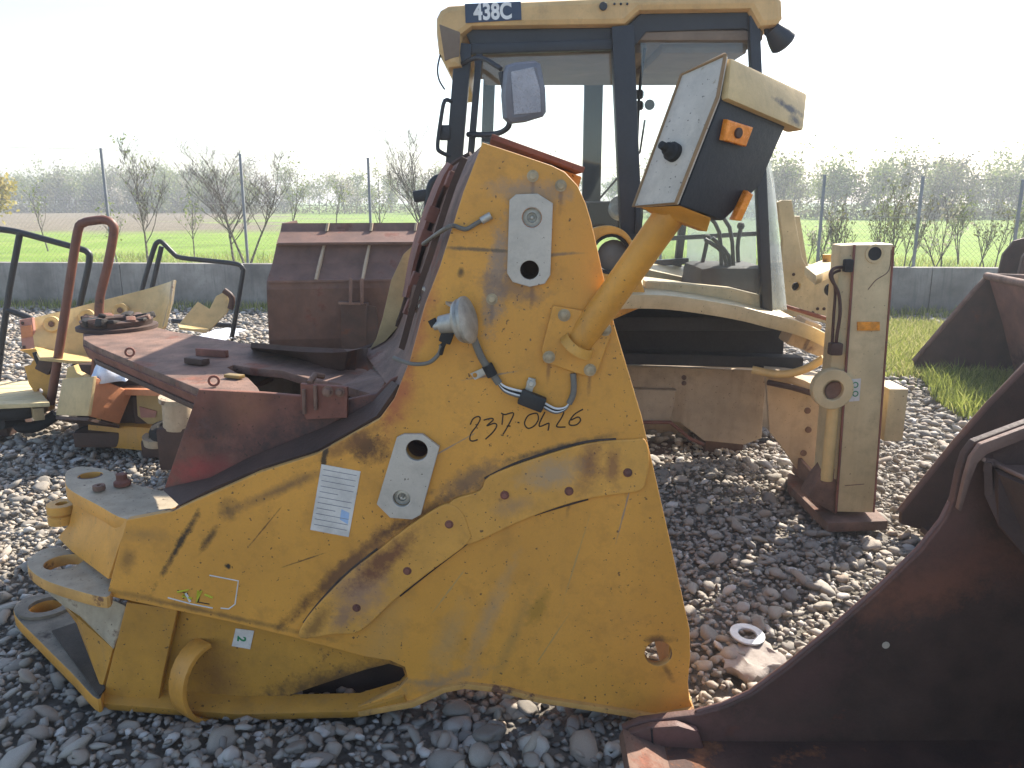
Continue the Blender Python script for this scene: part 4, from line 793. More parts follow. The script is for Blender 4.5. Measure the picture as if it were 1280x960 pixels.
# mirrors
tube('mirror_arm', [PY(585, 168, 4.34), PY(615, 168, 4.2), PY(632, 162, 4.12), PY(637, 150, 4.1), PY(632, 120, 4.1), PY(626, 90, 4.1)], .014, 'navy', BH, 8, 4)
tube('mirror_arm', [PY(576, 80, 4.34), PY(600, 72, 4.2), PY(626, 86, 4.1)], .012, 'navy', BH, 8, 4)
ms = [(630, 92), (633, 82), (645, 78), (668, 76), (675, 80), (681, 112), (682, 140), (678, 146), (655, 153), (637, 155), (630, 148), (628, 120)]
mo = plate('mirror', Fr(PY(655, 115, 4.1), (1, .25, 0), (0, -.12, 1)), ms, 'mirror_shell', BH, .1, bevel=.03, off=.04)
plate('mirror_face', Fr(PY(655, 115, 4.1) , (1, .25, 0), (0, -.12, 1)), [(636, 90), (664, 84), (672, 112), (673, 140), (640, 143)], mat('mirror_back_panel', (.34, .36, .42), .3, .3, mott=.2, mscale=10), mo, .006, bevel=.001, off=.044)
tube('mirror_loop', [PY(566, 128, 4.34), PY(556, 126, 4.3), PY(551, 150, 4.3), PY(547, 182, 4.3), PY(551, 190, 4.3), PY(565, 196, 4.34)], .011, 'navy', BH, 8, 4)
box('hinge', PY(556, 166, 4.34), (.06, .06, .075), 'navy', BH, .01); box('wiper_motor', PY(792, 240, 5.6), (.1, .08, .12), 'navy', BH, .01)
for q in ((794, 118), (794, 132)): lathe('knob', PY(*q, 5.2), (1, 0, 0), disc(.028, .05, .01), 'rubber', BH, 14)
lathe('round_decal', PY(812, 131, 5.7), (0, -1, 0), disc(.035, .004), 'rubber', BH, 18)
# black grab loop and latch left of the tower
tube('grab_loop', [PY(534, 285, 4.3), PY(536, 246, 4.3), PY(541, 228, 4.3), PY(552, 222, 4.3), PY(566, 225, 4.3)], .022, 'black', BH, 10, 4)
box('latch', PY(531, 244, 4.32), (.12, .06, .06), 'black', BH, .012, (0, -.15, 0)); box('cowl_corner', PY(556, 262, 4.4), (.12, .12, .26), 'black', BH, .03)
# engine hood hidden by the tower, with the round opening showing beside it
hx0, hx1 = PY(600, 300, 4.5).x, PY(800, 300, 4.5).x
box('hood', ((hx0 + hx1) / 2 - .05, 5.05, .80), (hx1 - hx0 - .15, .95, .56), 'beige', BH, .05)
af = FY(4.22)
arch = plate('hood_arch', af, [tuple(p)[:2] for p in spline([(720, 420, 0), (722, 320, 0), (735, 290, 0), (760, 282, 0), (782, 290, 0), (795, 312, 0), (800, 345, 0), (812, 380, 0)], 5)] , 'yellow', BH, .05, [circ(af, 764, 318, .105)], .008)
lathe('filler_neck', PY(764, 318, 4.24), (0, 1, 0), ringp(.09, .115, .14), 'darkint', BH); lathe('filler_cap', PY(766, 320, 4.33), (0, -1, .1), [(0, 0), (.085, 0), (.085, .03), (.05, .05), (0, .055)], 'greyhose', BH)
# dashboard, seat, levers
box('dash', PY(762, 268, 5.1), (.34, .5, .16), 'darkint', BH, .04); lathe('gauge', PY(775, 262, 4.8), (0, -1, .4), disc(.07, .05, .01), 'galv', BH); box('console', PY(905, 352, 4.9), (.42, .5, .22), 'darkint', BH, .05)
prism('seat_cushion', [PY(872, 352, 4.7), PY(905, 332, 4.7), PY(938, 344, 4.7), PY(945, 385, 4.7), PY(872, 382, 4.7)], (0, .5, 0), 'darkint', BH, .04)
lathe('boot', PY(932, 345, 4.85), (0, -.3, 1), [(.1, -.08), (.1, -.02), (.08, .03), (.05, .06), (0, .07)], 'rubber', BH)
for pts in ([(882, 266), (899, 290), (902, 345)], [(886, 256), (912, 284), (917, 340)], [(881, 299), (905, 318), (908, 350)], [(890, 297), (911, 320), (912, 350)]): tube('lever', [PY(*q, 4.75) for q in pts], .012, 'black', BH, 8, 3)
# more cab fittings
bar('far_rail', PY(800, 300, 5.6), PY(945, 292, 5.6), .03, .03, 'navy', BH); bar('far_rail', PY(800, 330, 5.6), PY(860, 326, 5.6), .05, .04, 'navy', BH)
tube('wiper', [PY(748, 250, 5.65), PY(800, 190, 5.65), PY(806, 150, 5.65)], .008, 'black', BH, 6)
tube('cable', [PY(795, 300, 4.6), PY(802, 270, 4.6), PY(796, 210, 4.5), PY(799, 120, 4.45), PY(806, 60, 4.45)], .009, 'black', BH, 6, 4)
box('door_handle', PY(797, 276, 4.31), (.03, .04, .14), 'black', BH, .01)
for pts in ([(870, 360), (880, 320), (884, 300)], [(925, 350), (922, 310), (926, 285)]): tube('lever', [PY(*q, 5.0) for q in pts], .013, 'black', BH, 8, 3)
for q in ((884, 298), (926, 283), (881, 262), (885, 253)): lathe('lever_knob', PY(*q, 4.75 if q[1] < 270 else 5.0), (0, -.2, 1), [(0, -.02), (.02, -.012), (.024, .005), (.016, .022), (0, .026)], 'rubber', BH, 12)
# step panel and floor
plate('cab_sill', FY(4.38), [tuple(p)[:2] for p in spline([(806, 351, 0), (854, 354, 0), (914, 360, 0), (950, 369, 0), (952, 392, 0), (900, 384, 0), (806, 378, 0)], 1, True)], 'beige', BH, .08, bevel=.008)
box('cab_floor', (PY(780, 400, 4.8).x + .1, 5.05, .93), (1.35, 1.3, .08), 'darkint', BH, .02)
sheet('far_deck', [PY(800, 335, 5.2), PY(870, 350, 5.2), PY(955, 372, 5.2)], [PY(800, 322, 5.7), PY(870, 338, 5.7), PY(955, 352, 5.7)], 'beige', BH, .05)
# rear fender
ft = [(770, 371), (786, 369), (832, 370), (880, 376), (925, 384), (960, 393), (992, 401), (1018, 411), (1038, 422)]
fa = spline([PY(*q, 4.12) for q in ft], 3); fb = [p + Vector((0, .75, .03)) for p in fa]; sheet('fender_top', fa, fb, 'beige', BH, .02)
fl_ = [p + Vector((0, -.004, -.065)) for p in fa]; sheet('fender_lip', [p + Vector((0, -.012, .008)) for p in fa], fl_, 'beige', BH, .02, .003)
sheet('arch_liner', [p + Vector((0, .72, -.03)) for p in fa], [Vector((p.x, p.y + .72, .62)) for p in fa], 'darkint', BH, .02)
sheet('arch_ceiling', [p + Vector((0, .03, -.035)) for p in fa], [p + Vector((0, .71, -.03)) for p in fa], 'darkint', BH, .01)
bar('chassis_rail', PY(770, 446, 4.72), PY(1000, 452, 4.72), .12, .07, 'darkint', BH, bevel=.01)
ch = FY(4.86)
plate('chassis_plate', ch, [(760, 456), (955, 463), (958, 480), (952, 548), (930, 556), (880, 551), (850, 528), (815, 526), (760, 526)], 'beige_dirty', BH, .04, bevel=.006)
plate('chassis_bracket', FY(4.80), [(770, 486), (846, 488), (838, 526), (770, 528)], 'beige_dirty', BH, .06, bevel=.006)
tube('drag_rod', [PY(770, 528, 4.75), PY(838, 528, 4.75), PY(862, 548, 4.75), PY(880, 556, 4.75)], .012, 'rust_red', BH, 8)
for q in ((855, 472), (855, 479)): bolt(PY(*q, 4.855), (0, -1, 0), BH, 'rust', .01)
box('axle_block', PY(880, 575, 5.15), (1.3, .4, .16), 'rust_dark', BH, .03); box('far_chassis', PY(860, 500, 5.5) , (1.4, .06, .5), 'beige_dirty', BH, .01)
for x in (760, 900): 
    p = PY(x, 560, 5.1); box('support_block', (p.x, 5.2, .03), (.25, .4, .24), 'rust_dark', BH, .01)
# stabiliser mount
mt_ = FY(4.42)
plate('mount_plate', mt_, [(957, 466), (985, 470), (1044, 492), (1042, 560), (1040, 592), (1020, 604), (1000, 592), (978, 560), (962, 540)], 'beige_dirty', BH, .03, bevel=.004)
for q in ((1009, 513), (1010, 537), (1004, 566)): lathe('plug', PY(*q, 4.422), (0, -1, 0), disc(.018, .012), 'rust', BH, 14)
sheet('mount_flange', [PY(955, 464, 4.30), PY(990, 470, 4.25), PY(1040, 490, 4.15)], [PY(955, 455, 4.8), PY(990, 458, 4.8), PY(1040, 470, 4.8)], 'beige_dirty', BH, .03)
tube('yellow_arch', spline([PY(940, 462, 4.3), PY(975, 468, 4.25), PY(1005, 462, 4.2), PY(1030, 448, 4.15)], 5), .022, 'blade', BH, 10)
for q, s_ in (((1000, 420), .12), ((1018, 430), .1), ((1008, 408), .08)): box('linkage', PY(*q, 4.3), (s_ * 1.5, .1, s_), 'beige_dirty', BH, .015, (.2, .35, .3))
tube('hydraulic_pipe', [PY(960, 478, 4.3), PY(990, 484, 4.2), PY(1030, 496, 4.08)], .016, 'rust_dark', BH, 10)
# stabiliser leg
lb0 = PZ(1045, 648, .03); Yl = lb0.y
def lq(z, x0, x1, d): return None
fr0, fr1 = PY(1068, 306, Yl), PY(1117, 305, Yl); bt0, bt1 = PY(1045, 640, Yl), PY(1092, 641, Yl)
hexa('stabiliser_tube', [fr0, fr1, bt1, bt0], [p + Vector((.02, .17, 0)) for p in (fr0, fr1, bt1, bt0)], 'beige', BH, .008)
ll = [PY(1051, 307, Yl + .04), PY(1067, 306, Yl + .015), PY(1046, 600, Yl + .015), PY(1027, 595, Yl + .04)]
hexa('stabiliser_channel', ll, [p + Vector((.02, .16, 0)) for p in ll], 'beige', BH, .006)
lfr = Fr(fr0, fr1 - fr0, (0, 0, 1))
lathe('pin_hole', lfr.at(1093, 317, .001), lfr.n, [(.0, 0), (.032, 0), (.032, .003), (0, .003)], 'rubber', BH); lathe('pin_collar', lfr.at(1093, 317, 0), lfr.n, ringp(.032, .044, .006), 'beige', BH)
plate('reflector', lfr, [(1071, 402), (1099, 402), (1099, 413), (1071, 413)], 'amber', BH, .008, bevel=.002, off=.009)
dl = plate('warning_label', lfr, [(1063, 474), (1076, 473), (1074, 501), (1061, 502)], 'paper', BH, .001, bevel=.0002, off=.002)
for py in (481, 492): lathe('symbol', lfr.at(1069, py, .0022), lfr.n, ringp(.010, .015, .0006), 'green_ink', dl, 14)
for pts in ([(1114, 312), (1111, 338), (1095, 350), (1085, 362)], [(1056, 607), (1080, 605)]): tube('scratch', [lfr.at(*q, .0003) for q in pts], .0022, 'rust', BH, 5, 4)
tube('rust_seam', [lfr.at(1068, 306, .001), lfr.at(1045, 640, .001)], .006, 'rust_red', BH, 6); tube('rust_seam', [lfr.at(1117, 308, .001), lfr.at(1092, 640, .001)], .005, 'rust_red', BH, 6)
cy = FY(Yl - .02); plate('pivot_lug', cy, [tuple(q) for q in [proj(cy.w(*c)) for c in circ(cy, 1042, 487, .1, 28)]], 'beige', BH, .05, [circ(cy, 1042, 488, .05)], .005)
lathe('pivot_pin', PY(1042, 488, Yl + .03), (0, -1, 0), disc(.046, .02), 'rust', BH)
tube('cylinder_rod', [PY(1042, 505, Yl + .02), PY(1033, 600, Yl + .02)], .03, 'blade', BH, 14)
prism('leg_shoe', [PY(*q, Yl + .02) for q in ((1034, 585), (1046, 585), (1046, 644), (1010, 622), (1022, 600))], (0, .12, 0), 'rust', BH, .006)
padz = .035; pad = [PZ(1035, 654, padz), PZ(1110, 651, padz), PZ(1090, 632, padz), PZ(985, 590, padz), PZ(985, 605, padz)]
prism('foot_pad', pad, (0, 0, -.05), 'rust', BH, .005); sheet('pad_rib', [PZ(990, 590, .03), PZ(1040, 640, .03)], [PZ(990, 590, .03) + Vector((0, 0, .12)), PZ(1040, 640, .03) + Vector((0, 0, .08))], 'rust', BH, .02)
bx_ = PY(1109, 513, Yl + .25); box('side_box', bx_, (.1, .2, .28), 'beige', BH, .01)
# hoses at the leg head
tube('hose', [PY(1052, 334, Yl), PY(1042, 336, Yl - .02), PY(1038, 346, Yl - .03), PY(1048, 366, Yl - .03), PY(1050, 392, Yl - .03), PY(1046, 420, Yl - .02), PY(1044, 440, Yl)], .008, 'hose', BH, 8, 5)
tube('hose', [PY(1050, 338, Yl + .02), PY(1040, 344, Yl), PY(1044, 362, Yl), PY(1042, 396, Yl), PY(1040, 430, Yl)], .007, 'hose', BH, 8, 5)
box('hose_fitting', PY(1060, 332, Yl - .02), (.04, .04, .06), 'rubber', BH, .008); box('hose_fitting', PY(1044, 436, Yl - .01), (.06, .05, .06), 'rust_dark', BH, .01)
# boom mast plate at the rear
bf = FY(4.95)
plate('mast_plate', bf, [(972, 253), (978, 250), (990, 250), (1003, 322), (1010, 336), (1022, 344), (1040, 344), (1058, 340), (1060, 410), (975, 392), (978, 300)], 'beige', BH, .04, [circ(bf, 995, 358, .028), circ(bf, 1038, 362, .045)], .006)
lathe('mast_pin', PY(1038, 362, 5.0), (0, -1, 0), disc(.04, .03), 'rubber', BH); lathe('mast_pin', PY(995, 358, 5.0), (0, -1, 0), disc(.027, .02), 'rubber', BH)
for q in ((1022, 386), (1016, 391), (1030, 386), (992, 343)): lathe('bolt_hole', PY(*q, 4.948), (0, -1, 0), disc(.01 , .004), 'rust_dark', BH, 12)
plate('mast_plate', FY(5.45), [(985, 270), (1000, 270), (1010, 330), (1050, 340), (1050, 395), (985, 385)], 'beige', BH, .04, bevel=.006)
hexa('swing_link', [PZ(1006, 333, 1.25), PZ(1045, 318, 1.25), PZ(1052, 330, 1.25), PZ(1020, 344, 1.25)], [p + Vector((0, 0, -.05)) for p in (PZ(1006, 333, 1.25), PZ(1045, 318, 1.25), PZ(1052, 330, 1.25), PZ(1020, 344, 1.25))], 'beige', BH, .008)
tube('swing_pin', [PY(1033, 340, 4.7), PY(1034, 318, 4.7)], .025, 'yellow_worn', BH, 12)
tube('return_pipe', [PY(982, 383, 4.6), PY(1045, 402, 4.4)], .012, 'rust_red', BH, 8)

# ================================================================== RUSTY BUCKETS
# ribbed loader bucket in the background, seen from behind
LBk = thing('loader_bucket', 'wide brown rusty loader bucket with ribbed back, standing behind the loader frame', 'bucket', (-1.5, 7.6, 0))
def row(y, xl_, xr_, Y): return PY(xl_, y, Y), PY(xr_, y, Y)
prof = [(279, 7.95), (289, 7.9), (305, 7.62), (307, 7.66), (330, 7.55), (352, 7.36), (362, 7.36), (425, 7.5), (462, 7.75)]
XL = [(355, 279), (353, 289), (348, 305), (348, 307), (343, 330), (336, 352), (336, 362), (339, 425), (342, 462)]
for i in range(len(prof) - 1):
    a0_ = PY(XL[i][0], prof[i][0], prof[i][1]); a1_ = PY(XL[i + 1][0], prof[i + 1][0], prof[i + 1][1])
    if i == 2: continue
    e = 1.75; b0_ = a0_ + Vector((e, .25, 0)); b1_ = a1_ + Vector((e, .25, 0))
    sheet('back_panel', [a0_, a1_], [b0_, b1_], 'rust_bucket', LBk, .018)
dx = Vector((1.75, .25, 0))
pr = [PY(x, y, p[1]) for (x, y), p in zip(XL, prof)]
tipz = [pr[0] + Vector((.05, .3, .02)), pr[0] + Vector((.1, .95, -1.0)), pr[-1] + Vector((.1, .7, -.02))]
prism('bucket_side', pr + [tipz[2], tipz[1], tipz[0]], (-.02, 0, 0), 'rust_bucket', LBk); prism('bucket_side', [p + dx for p in pr + [tipz[2], tipz[1], tipz[0]]], (.02, 0, 0), 'rust_bucket', LBk)
sheet('cutting_floor', [pr[-1], tipz[1]], [pr[-1] + dx, tipz[1] + dx], 'rust_bucket', LBk, .02)
for t in (.235, .475, .72):
    rb = [p + dx * t for p in pr]
    prism('rib', [rb[0], rb[1], rb[1] + Vector((0, -.05, 0)), rb[0] + Vector((0, -.05, 0))], (.022, 0, 0), 'beige_dirty', LBk)
    prism('rib', [rb[3], rb[4], rb[5], rb[5] + Vector((0, -.03, .02)), rb[4] + Vector((0, -.06, .02)), rb[3] + Vector((0, -.03, .0))], (.022, 0, 0), 'beige_dirty', LBk)
bar('ledge', pr[2] + Vector((0, -.01, .005)), pr[2] + dx + Vector((0, -.01, .005)), .06, .02, 'rust_bucket', LBk, bevel=.003)
bar('seam', pr[5] + Vector((0, -.012, 0)), pr[5] + dx + Vector((0, -.012, 0)), .025, .025, 'rust_bucket', LBk, bevel=.006)
hq_ = [PY(426, 380, 7.3), PY(458, 380, 7.3), PY(458, 450, 7.42), PY(426, 450, 7.42)]; hexa('hitch_block', hq_, [p + Vector((0, .15, 0)) for p in hq_], 'rust_dark', LBk, .006)
for x in (436, 450): 
    q = [PY(x, 348, 7.2), PY(x, 380, 7.2), PY(x, 382, 7.4), PY(x, 350, 7.4)]; prism('hitch_ear', q, (.03, 0, 0), 'rust_bucket', LBk, .004)
bar('hitch_shelf', PY(424, 378, 7.25), PY(452, 379, 7.25), .1, .02, 'rust', LBk)
prism('hitch_side', [PY(458, 382, 7.35), PY(470, 384, 7.35), PY(472, 405, 7.37), PY(466, 450, 7.42), PY(458, 450, 7.42)], (0, .04, 0), 'rust_dark', LBk)

# three tipped buckets on the right; we look onto the inside of the far cheek
def bucket(name, label, cheek, fr, wid, m, floor_m, backx, group=None, rim=.03, th=.03, floor_px=None, depth_dir=(0, -1, 0), rear=None, curve=(.0, .0)):
    """cheek outline (photo points on plane fr), bucket body continues towards us by wid; rear: polyline of the back wall as photo points on fr"""
    pts = [fr.hit(*q) for q in cheek]; t = thing(name, label, 'bucket', (pts[0].x, pts[0].y, 0), group); d = Vector(depth_dir).normalized() * wid
    plate('cheek', fr, cheek, m, t, th, bevel=.006)
    nf = Fr(fr.o + d, fr.u, fr.v); p2 = [(a.x, a.y, a.z) for a in (p + d for p in pts)]
    prism('cheek', [Vector(p) for p in p2], fr.n * th, m, t)
    rr = [fr.hit(*q) for q in rear]; sheet('shell', rr, [p + d for p in rr], floor_m, t, th * .8)
    return t, pts, d
M['brim'] = mat('rim_rust', (.17, .10, .072), .6, mott=.35, mscale=6, rust=.35, rscale=5, rustcol=(.11, .05, .035), bump=.3)
M['bfloor'] = mat('bucket_floor_rust', (.06, .026, .018), .75, mott=.4, rust=.45, rscale=6, rustcol=(.2, .075, .03), bump=.4)
B1 = Fr(PZ(800, 925, .02), (1, -.02, 0), (0, 0, 1))
def b1s(px, py, rx, ry, ang, c, soft=.5, op=1.): 
    p = B1.at(px, py) - Vector((B1.hit(780, 912).x, B1.hit(780, 912).y, 0)); k = .0021; return (tuple(p), (rx * k, .4, ry * k), R(ang), c, soft, op)
M['cheek'] = mat('cheek_rust', (.075, .042, .031), .6, mott=.4, mscale=4, rust=.2, rscale=5, rustcol=(.13, .05, .03), bump=.25, spots=[b1s(1165, 730, 75, 30, -25, (.27, .10, .055), .8, .8), b1s(1190, 660, 30, 60, 25, (.17, .08, .06), .9, .8), b1s(1240, 700, 60, 30, 20, (.16, .065, .045), .9, .6), b1s(850, 910, 70, 22, -8, (.18, .085, .07), .8, .85), b1s(1010, 850, 30, 60, 50, (.13, .06, .05), .9, .6), b1s(950, 915, 90, 12, -4, (.15, .07, .055), .8, .6)])
bk, pts, d = bucket('rusty_bucket', 'large dark rusty bucket whose pointed lip touches the yellow side plate', [(778, 912), (800, 902), (845, 896), (872, 893), (905, 884), (940, 868), (985, 835), (1040, 790), (1100, 738), (1150, 690), (1180, 652), (1192, 625), (1199, 590), (1206, 568), (1218, 552), (1285, 527), (1420, 480), (1480, 700), (1420, 900), (1280, 930), (1000, 934), (880, 934), (800, 931)], B1, 1.25, 'cheek', 'bfloor', 0,
    rear=[(800, 931), (880, 935), (1000, 936), (1280, 933), (1400, 905), (1470, 800), (1480, 690), (1440, 560), (1420, 490)], th=.03)
# bore in the cheek, cutting edge, rim beam
lathe('cheek_hole', B1.at(1107, 806, .0015), B1.n, [(0, 0), (.011, 0), (.011, .001), (0, .001)], mat('bright_hole_edge', (.6, .5, .38), .6), bk, 14)
tube('cheek_edge', [B1.at(*q, -.015) for q in [(872, 893), (905, 884), (940, 868), (985, 835), (1040, 790), (1100, 738), (1150, 690), (1180, 652), (1191, 630)]], .008, mat('worn_edge_rust', (.16, .085, .07), .5, .2, mott=.3, rust=.2), bk, 10)
ce = [B1.hit(778, 914), B1.hit(800, 936)]; sheet('cutting_edge', [B1.at(772, 915, .02), B1.at(840, 940, .02)], [B1.at(772, 915, 1.2), B1.at(840, 940, 1.2)], 'rust', bk, .03, .004)
prism('tooth_adapter', [B1.at(*q, .035) for q in ((784, 908), (812, 900), (845, 898), (870, 905), (880, 935), (830, 944), (790, 934))], B1.n * -.03, 'cheek', bk, .008); tube('cut_line', [B1.at(812, 901, .037), B1.at(815, 940, .037)], .003, 'black', bk, 5)
wr = [B1.at(868, 952, .2), B1.at(905, 958, .25)]; lathe('wear_cap', B1.at(882, 985, .22), (0, -.3, 1), [(0, 0), (.06, 0), (.065, .04), (.05, .075), (0, .09)], 'salmon', bk, 20)
# rim beam along the back top with a flat upper face
sheet('rim_flange', [B1.at(*q, .014) for q in ((1190, 632), (1199, 592), (1206, 568), (1218, 551), (1285, 526), (1420, 478))], [B1.at(*q, .014) for q in ((1194, 634), (1206, 596), (1214, 575), (1226, 563), (1290, 538), (1420, 490))], 'brim', bk, .018, .003)
tz = B1.hit(1230, 575).z - .012
prism('tray', [B1.at(1222, 572, .03)] + [PZ(*q, tz) for q in ((1420, 505), (1420, 650), (1290, 604), (1250, 584))], (0, 0, -.03), 'brim', bk, .004)
tube('front_rim', [B1.at(1222, 570, .03)] + [PZ(*q, tz + .008) for q in ((1238, 576), (1256, 586), (1290, 602), (1420, 650))], .006, 'brim', bk, 8)
sheet('rim_front', [B1.at(1222, 574, .03)] + [PZ(*q, tz) for q in ((1238, 580), (1256, 590), (1420, 654))], [B1.at(1218, 610, .05), B1.at(1222, 640, .1), B1.at(1262, 680, .16), B1.at(1420, 760, .2)], 'rust_dark', bk, .02)
B2 = Fr(PZ(1128, 655, .02), (1, -.05, 0), (0, 0, 1))
b2, pts, d = bucket('rusty_bucket', 'dark rusty bucket with slanting edge, tucked behind the large dark bucket', [(1126, 655), (1127, 640), (1150, 612), (1196, 555), (1240, 505), (1284, 460), (1400, 350), (1460, 600), (1400, 690), (1200, 668), (1150, 662)], B2, .9, 'rust_dark', 'rust_dark', 0, rear=[(1150, 664), (1200, 670), (1400, 692), (1462, 600), (1400, 352)], th=.035)
tube('cheek_edge', [B2.at(*q, -.017) for q in ((1127, 641), (1150, 612), (1196, 555), (1240, 505), (1284, 460), (1390, 358))], .018, 'rust_bucket', b2, 8)
B3 = Fr(PZ(1146, 462, .02), (1, -.12, 0), (0, 0, 1))
b3, pts, d = bucket('rusty_bucket', 'brown rusty bucket standing on the grass in front of the wall', [(1146, 464), (1143, 452), (1185, 403), (1222, 360), (1236, 345), (1330, 348), (1380, 420), (1340, 478), (1200, 474)], B3, 1.3, 'rust_dark', 'rust', 0, rear=[(1200, 474), (1250, 478), (1300, 470), (1310, 440), (1290, 400), (1262, 372), (1240, 345)], th=.04)
tube('cheek_edge', [B3.at(*q, -.02) for q in ((1143, 452), (1185, 403), (1222, 360), (1236, 345), (1330, 348))], .025, 'rust', b3, 8)
bp3 = [B3.at(1236, 346, .03), B3.at(1340, 352, .03), B3.at(1360, 470, 1.0), B3.at(1270, 470, .9)]
sheet('back_wall', [B3.at(1234, 345, .02), B3.at(1246, 400, .1), B3.at(1262, 470, .12)], [B3.at(1234, 345, 1.3), B3.at(1246, 400, 1.3), B3.at(1262, 470, 1.3)], mat('back_wall_rust', (.16, .075, .055), .7, mott=.3, rust=.35, rscale=2, rustcol=(.07, .035, .03)), b3, .03)
tube('top_lip', [B3.at(1234, 345, -.01), B3.at(1234, 345, 1.3)], .035, 'rust', b3, 8)
B4 = Fr(PZ(1260, 440, 0), (1, -.2, 0), (0, 0, 1))
b4, pts, d = bucket('rusty_bucket', 'dark rusty bucket looming behind the brown bucket, in front of the wall', [(1238, 440), (1248, 344), (1254, 318), (1268, 301), (1286, 296), (1360, 300), (1380, 440)], B4, .3, 'rust_dark', 'rust_dark', 0, rear=[(1380, 440), (1360, 300), (1286, 296)], th=.05)
# washer ring lying on a flat rock
rk = tag(poly('rock', [(0,0,0),(1,0,0),(0,1,0)], [[0,1,2]], 'grey_rock', fix=False), 'flat pinkish rock lying under the pale steel ring', 'rock')
bm = bmesh.new(); bmesh.ops.create_icosphere(bm, subdivisions=3, radius=1); rng = random.Random(3)
for v in bm.verts:
    n_ = 1 + .18 * math.sin(v.co.x * 4 + 1) * math.cos(v.co.y * 3) + .08 * math.sin(v.co.y * 9 + v.co.x * 5); v.co = Vector((v.co.x * .125 * n_, v.co.y * .10 * n_, max(-.03, min(.02, v.co.z * .05 * n_)) + .006 * math.sin(v.co.x * 11)))
bm.to_mesh(rk.data); bm.free(); rk.data.polygons.foreach_set('use_smooth', [True] * len(rk.data.polygons)); rk.data.set_sharp_from_angle(angle=R(40))
rk.location = PZ(942, 826, -.005); rk.rotation_euler = (.03, -.03, .4)
M['ringsteel'] = mat('pale_ring_steel', (.58, .60, .61), .4, .3)
pw = PZ(934, 794, .03); wsh = lathe('steel_ring', pw, (.05, -.1, 1), [(.033, 0), (.062, 0), (.064, .002), (.064, .006), (.062, .008), (.035, .008), (.033, .006), (.033, 0)], 'ringsteel', None, 36)
tag(wsh, 'pale steel washer ring lying on the stones', 'ring')

# ================================================================== SCRAP PILE ON THE LEFT
def rail(name, label, segs, Y, r, m, base):
    t = thing(name, label, 'handrail', base)
    for nm, pts, cv in segs: tube(nm, [PY(p[0], p[1], p[2] if len(p) > 2 else Y) for p in pts], r, m, t, 12, cv)
    return t
rail('handrail', 'black tubular handrail with sloping top, leftmost beside the curved yellow blade', [('top_tube', [(-60, 280), (-5, 286), (22, 290), (60, 300), (100, 311), (109, 315), (112, 322), (108, 345), (96, 398), (88, 440)], 3), ('leg', [(25, 291), (12, 360), (2, 430), (-6, 500)], 0), ('cross_bar', [(6, 386), (36, 397), (42, 402), (42, 425)], 2)], 6.2, .024, 'black', (-4, 6.2, 0))
rail('handrail', 'black tubular handrail with two uprights standing behind the curved yellow blade', [('top_tube', [(170, 395), (178, 360), (192, 312), (197, 303), (203, 303), (216, 316), (226, 322), (262, 326), (296, 330), (303, 336), (303, 345), (290, 421)], 3), ('leg', [(202, 308), (190, 360), (180, 400)], 0), ('cross_bar', [(215, 401), (254, 405), (289, 407)], 0)], 8.0, .024, 'black', (-3.2, 8, 0))
M['hrail'] = mat('rust_over_black_tube', (.16, .055, .03), .5, mott=.3, rust=.45, rscale=4, rustcol=(.03, .018, .015))
rail('grab_handle', 'tall rust-red looped grab handle rising from the scrap pile', [('loop', [(63, 505), (72, 450), (86, 360), (97, 290), (104, 279), (116, 276), (132, 275), (141, 281), (142, 292), (135, 330), (126, 366), (124, 384), (122, 430), (118, 480)], 3)], 5.4, .029, 'hrail', (-3.1, 5.4, 0))
# curved yellow blade
bl = thing('curved_blade', 'curved bright yellow blade plate with round bolt holes lying on the scrap pile', 'blade', (-3.0, 6.0, 0))
bt = [(38, 398), (80, 388), (130, 375), (180, 362), (206, 354), (217, 350)]; bb = [(43, 432), (82, 440), (118, 445), (160, 434), (190, 426), (205, 408)]
btY = [5.75, 5.85, 6.0, 6.1, 6.05, 5.85]
ba = spline([PY(*q, Y) for q, Y in zip(bt, btY)], 4); bb_ = spline([PY(*q, Y - .12) for q, Y in zip(bb, btY)], 4)
sheet('blade_plate', ba, bb_, 'blade', bl, -.02, .003)
sheet('blade_toe', [PY(43, 433, 5.62), PY(82, 441, 5.72), PY(120, 446, 5.85)], [PY(50, 447, 5.3), PY(90, 451, 5.4), PY(124, 452, 5.5)], 'blade', bl, -.02)
sheet('blade_edge', [PY(217, 350, 5.84), PY(214, 375, 5.8), PY(206, 408, 5.75)], [PY(220, 350, 5.86), PY(217, 377, 5.82), PY(207, 412, 5.76)], 'cream', bl, .02)
for q, Y in (((64, 405), 5.77), ((108, 396), 5.9), ((150, 388), 6.02)):
    p = PY(*q, Y - .03); lathe('bolt_recess', p, (.15, -1, .1), [(0, -.012), (.022, -.012), (.024, -.006), (.044, .001), (.05, .003), (.056, 0), (.056, -.03), (0, -.03)], 'blade', bl, 22); lathe('bolt_hole', p + Vector((0, -.002, 0)), (.15, -1, .1), disc(.02, .004), 'rust', bl, 14)
plate('end_flange', FY(5.68), [(24, 400), (40, 397), (44, 434), (28, 438)], 'pinkwhite', bl, .03)
plate('end_patch', FY(5.67), [(26, 408), (39, 406), (41, 420), (27, 423)], 'salmon', bl, .004, bevel=.0005)
for q in ((28, 404), (30, 434)): lathe('bolt_hole', PY(*q, 5.675), (0, -1, 0), disc(.012, .004), 'rust_dark', bl, 12)
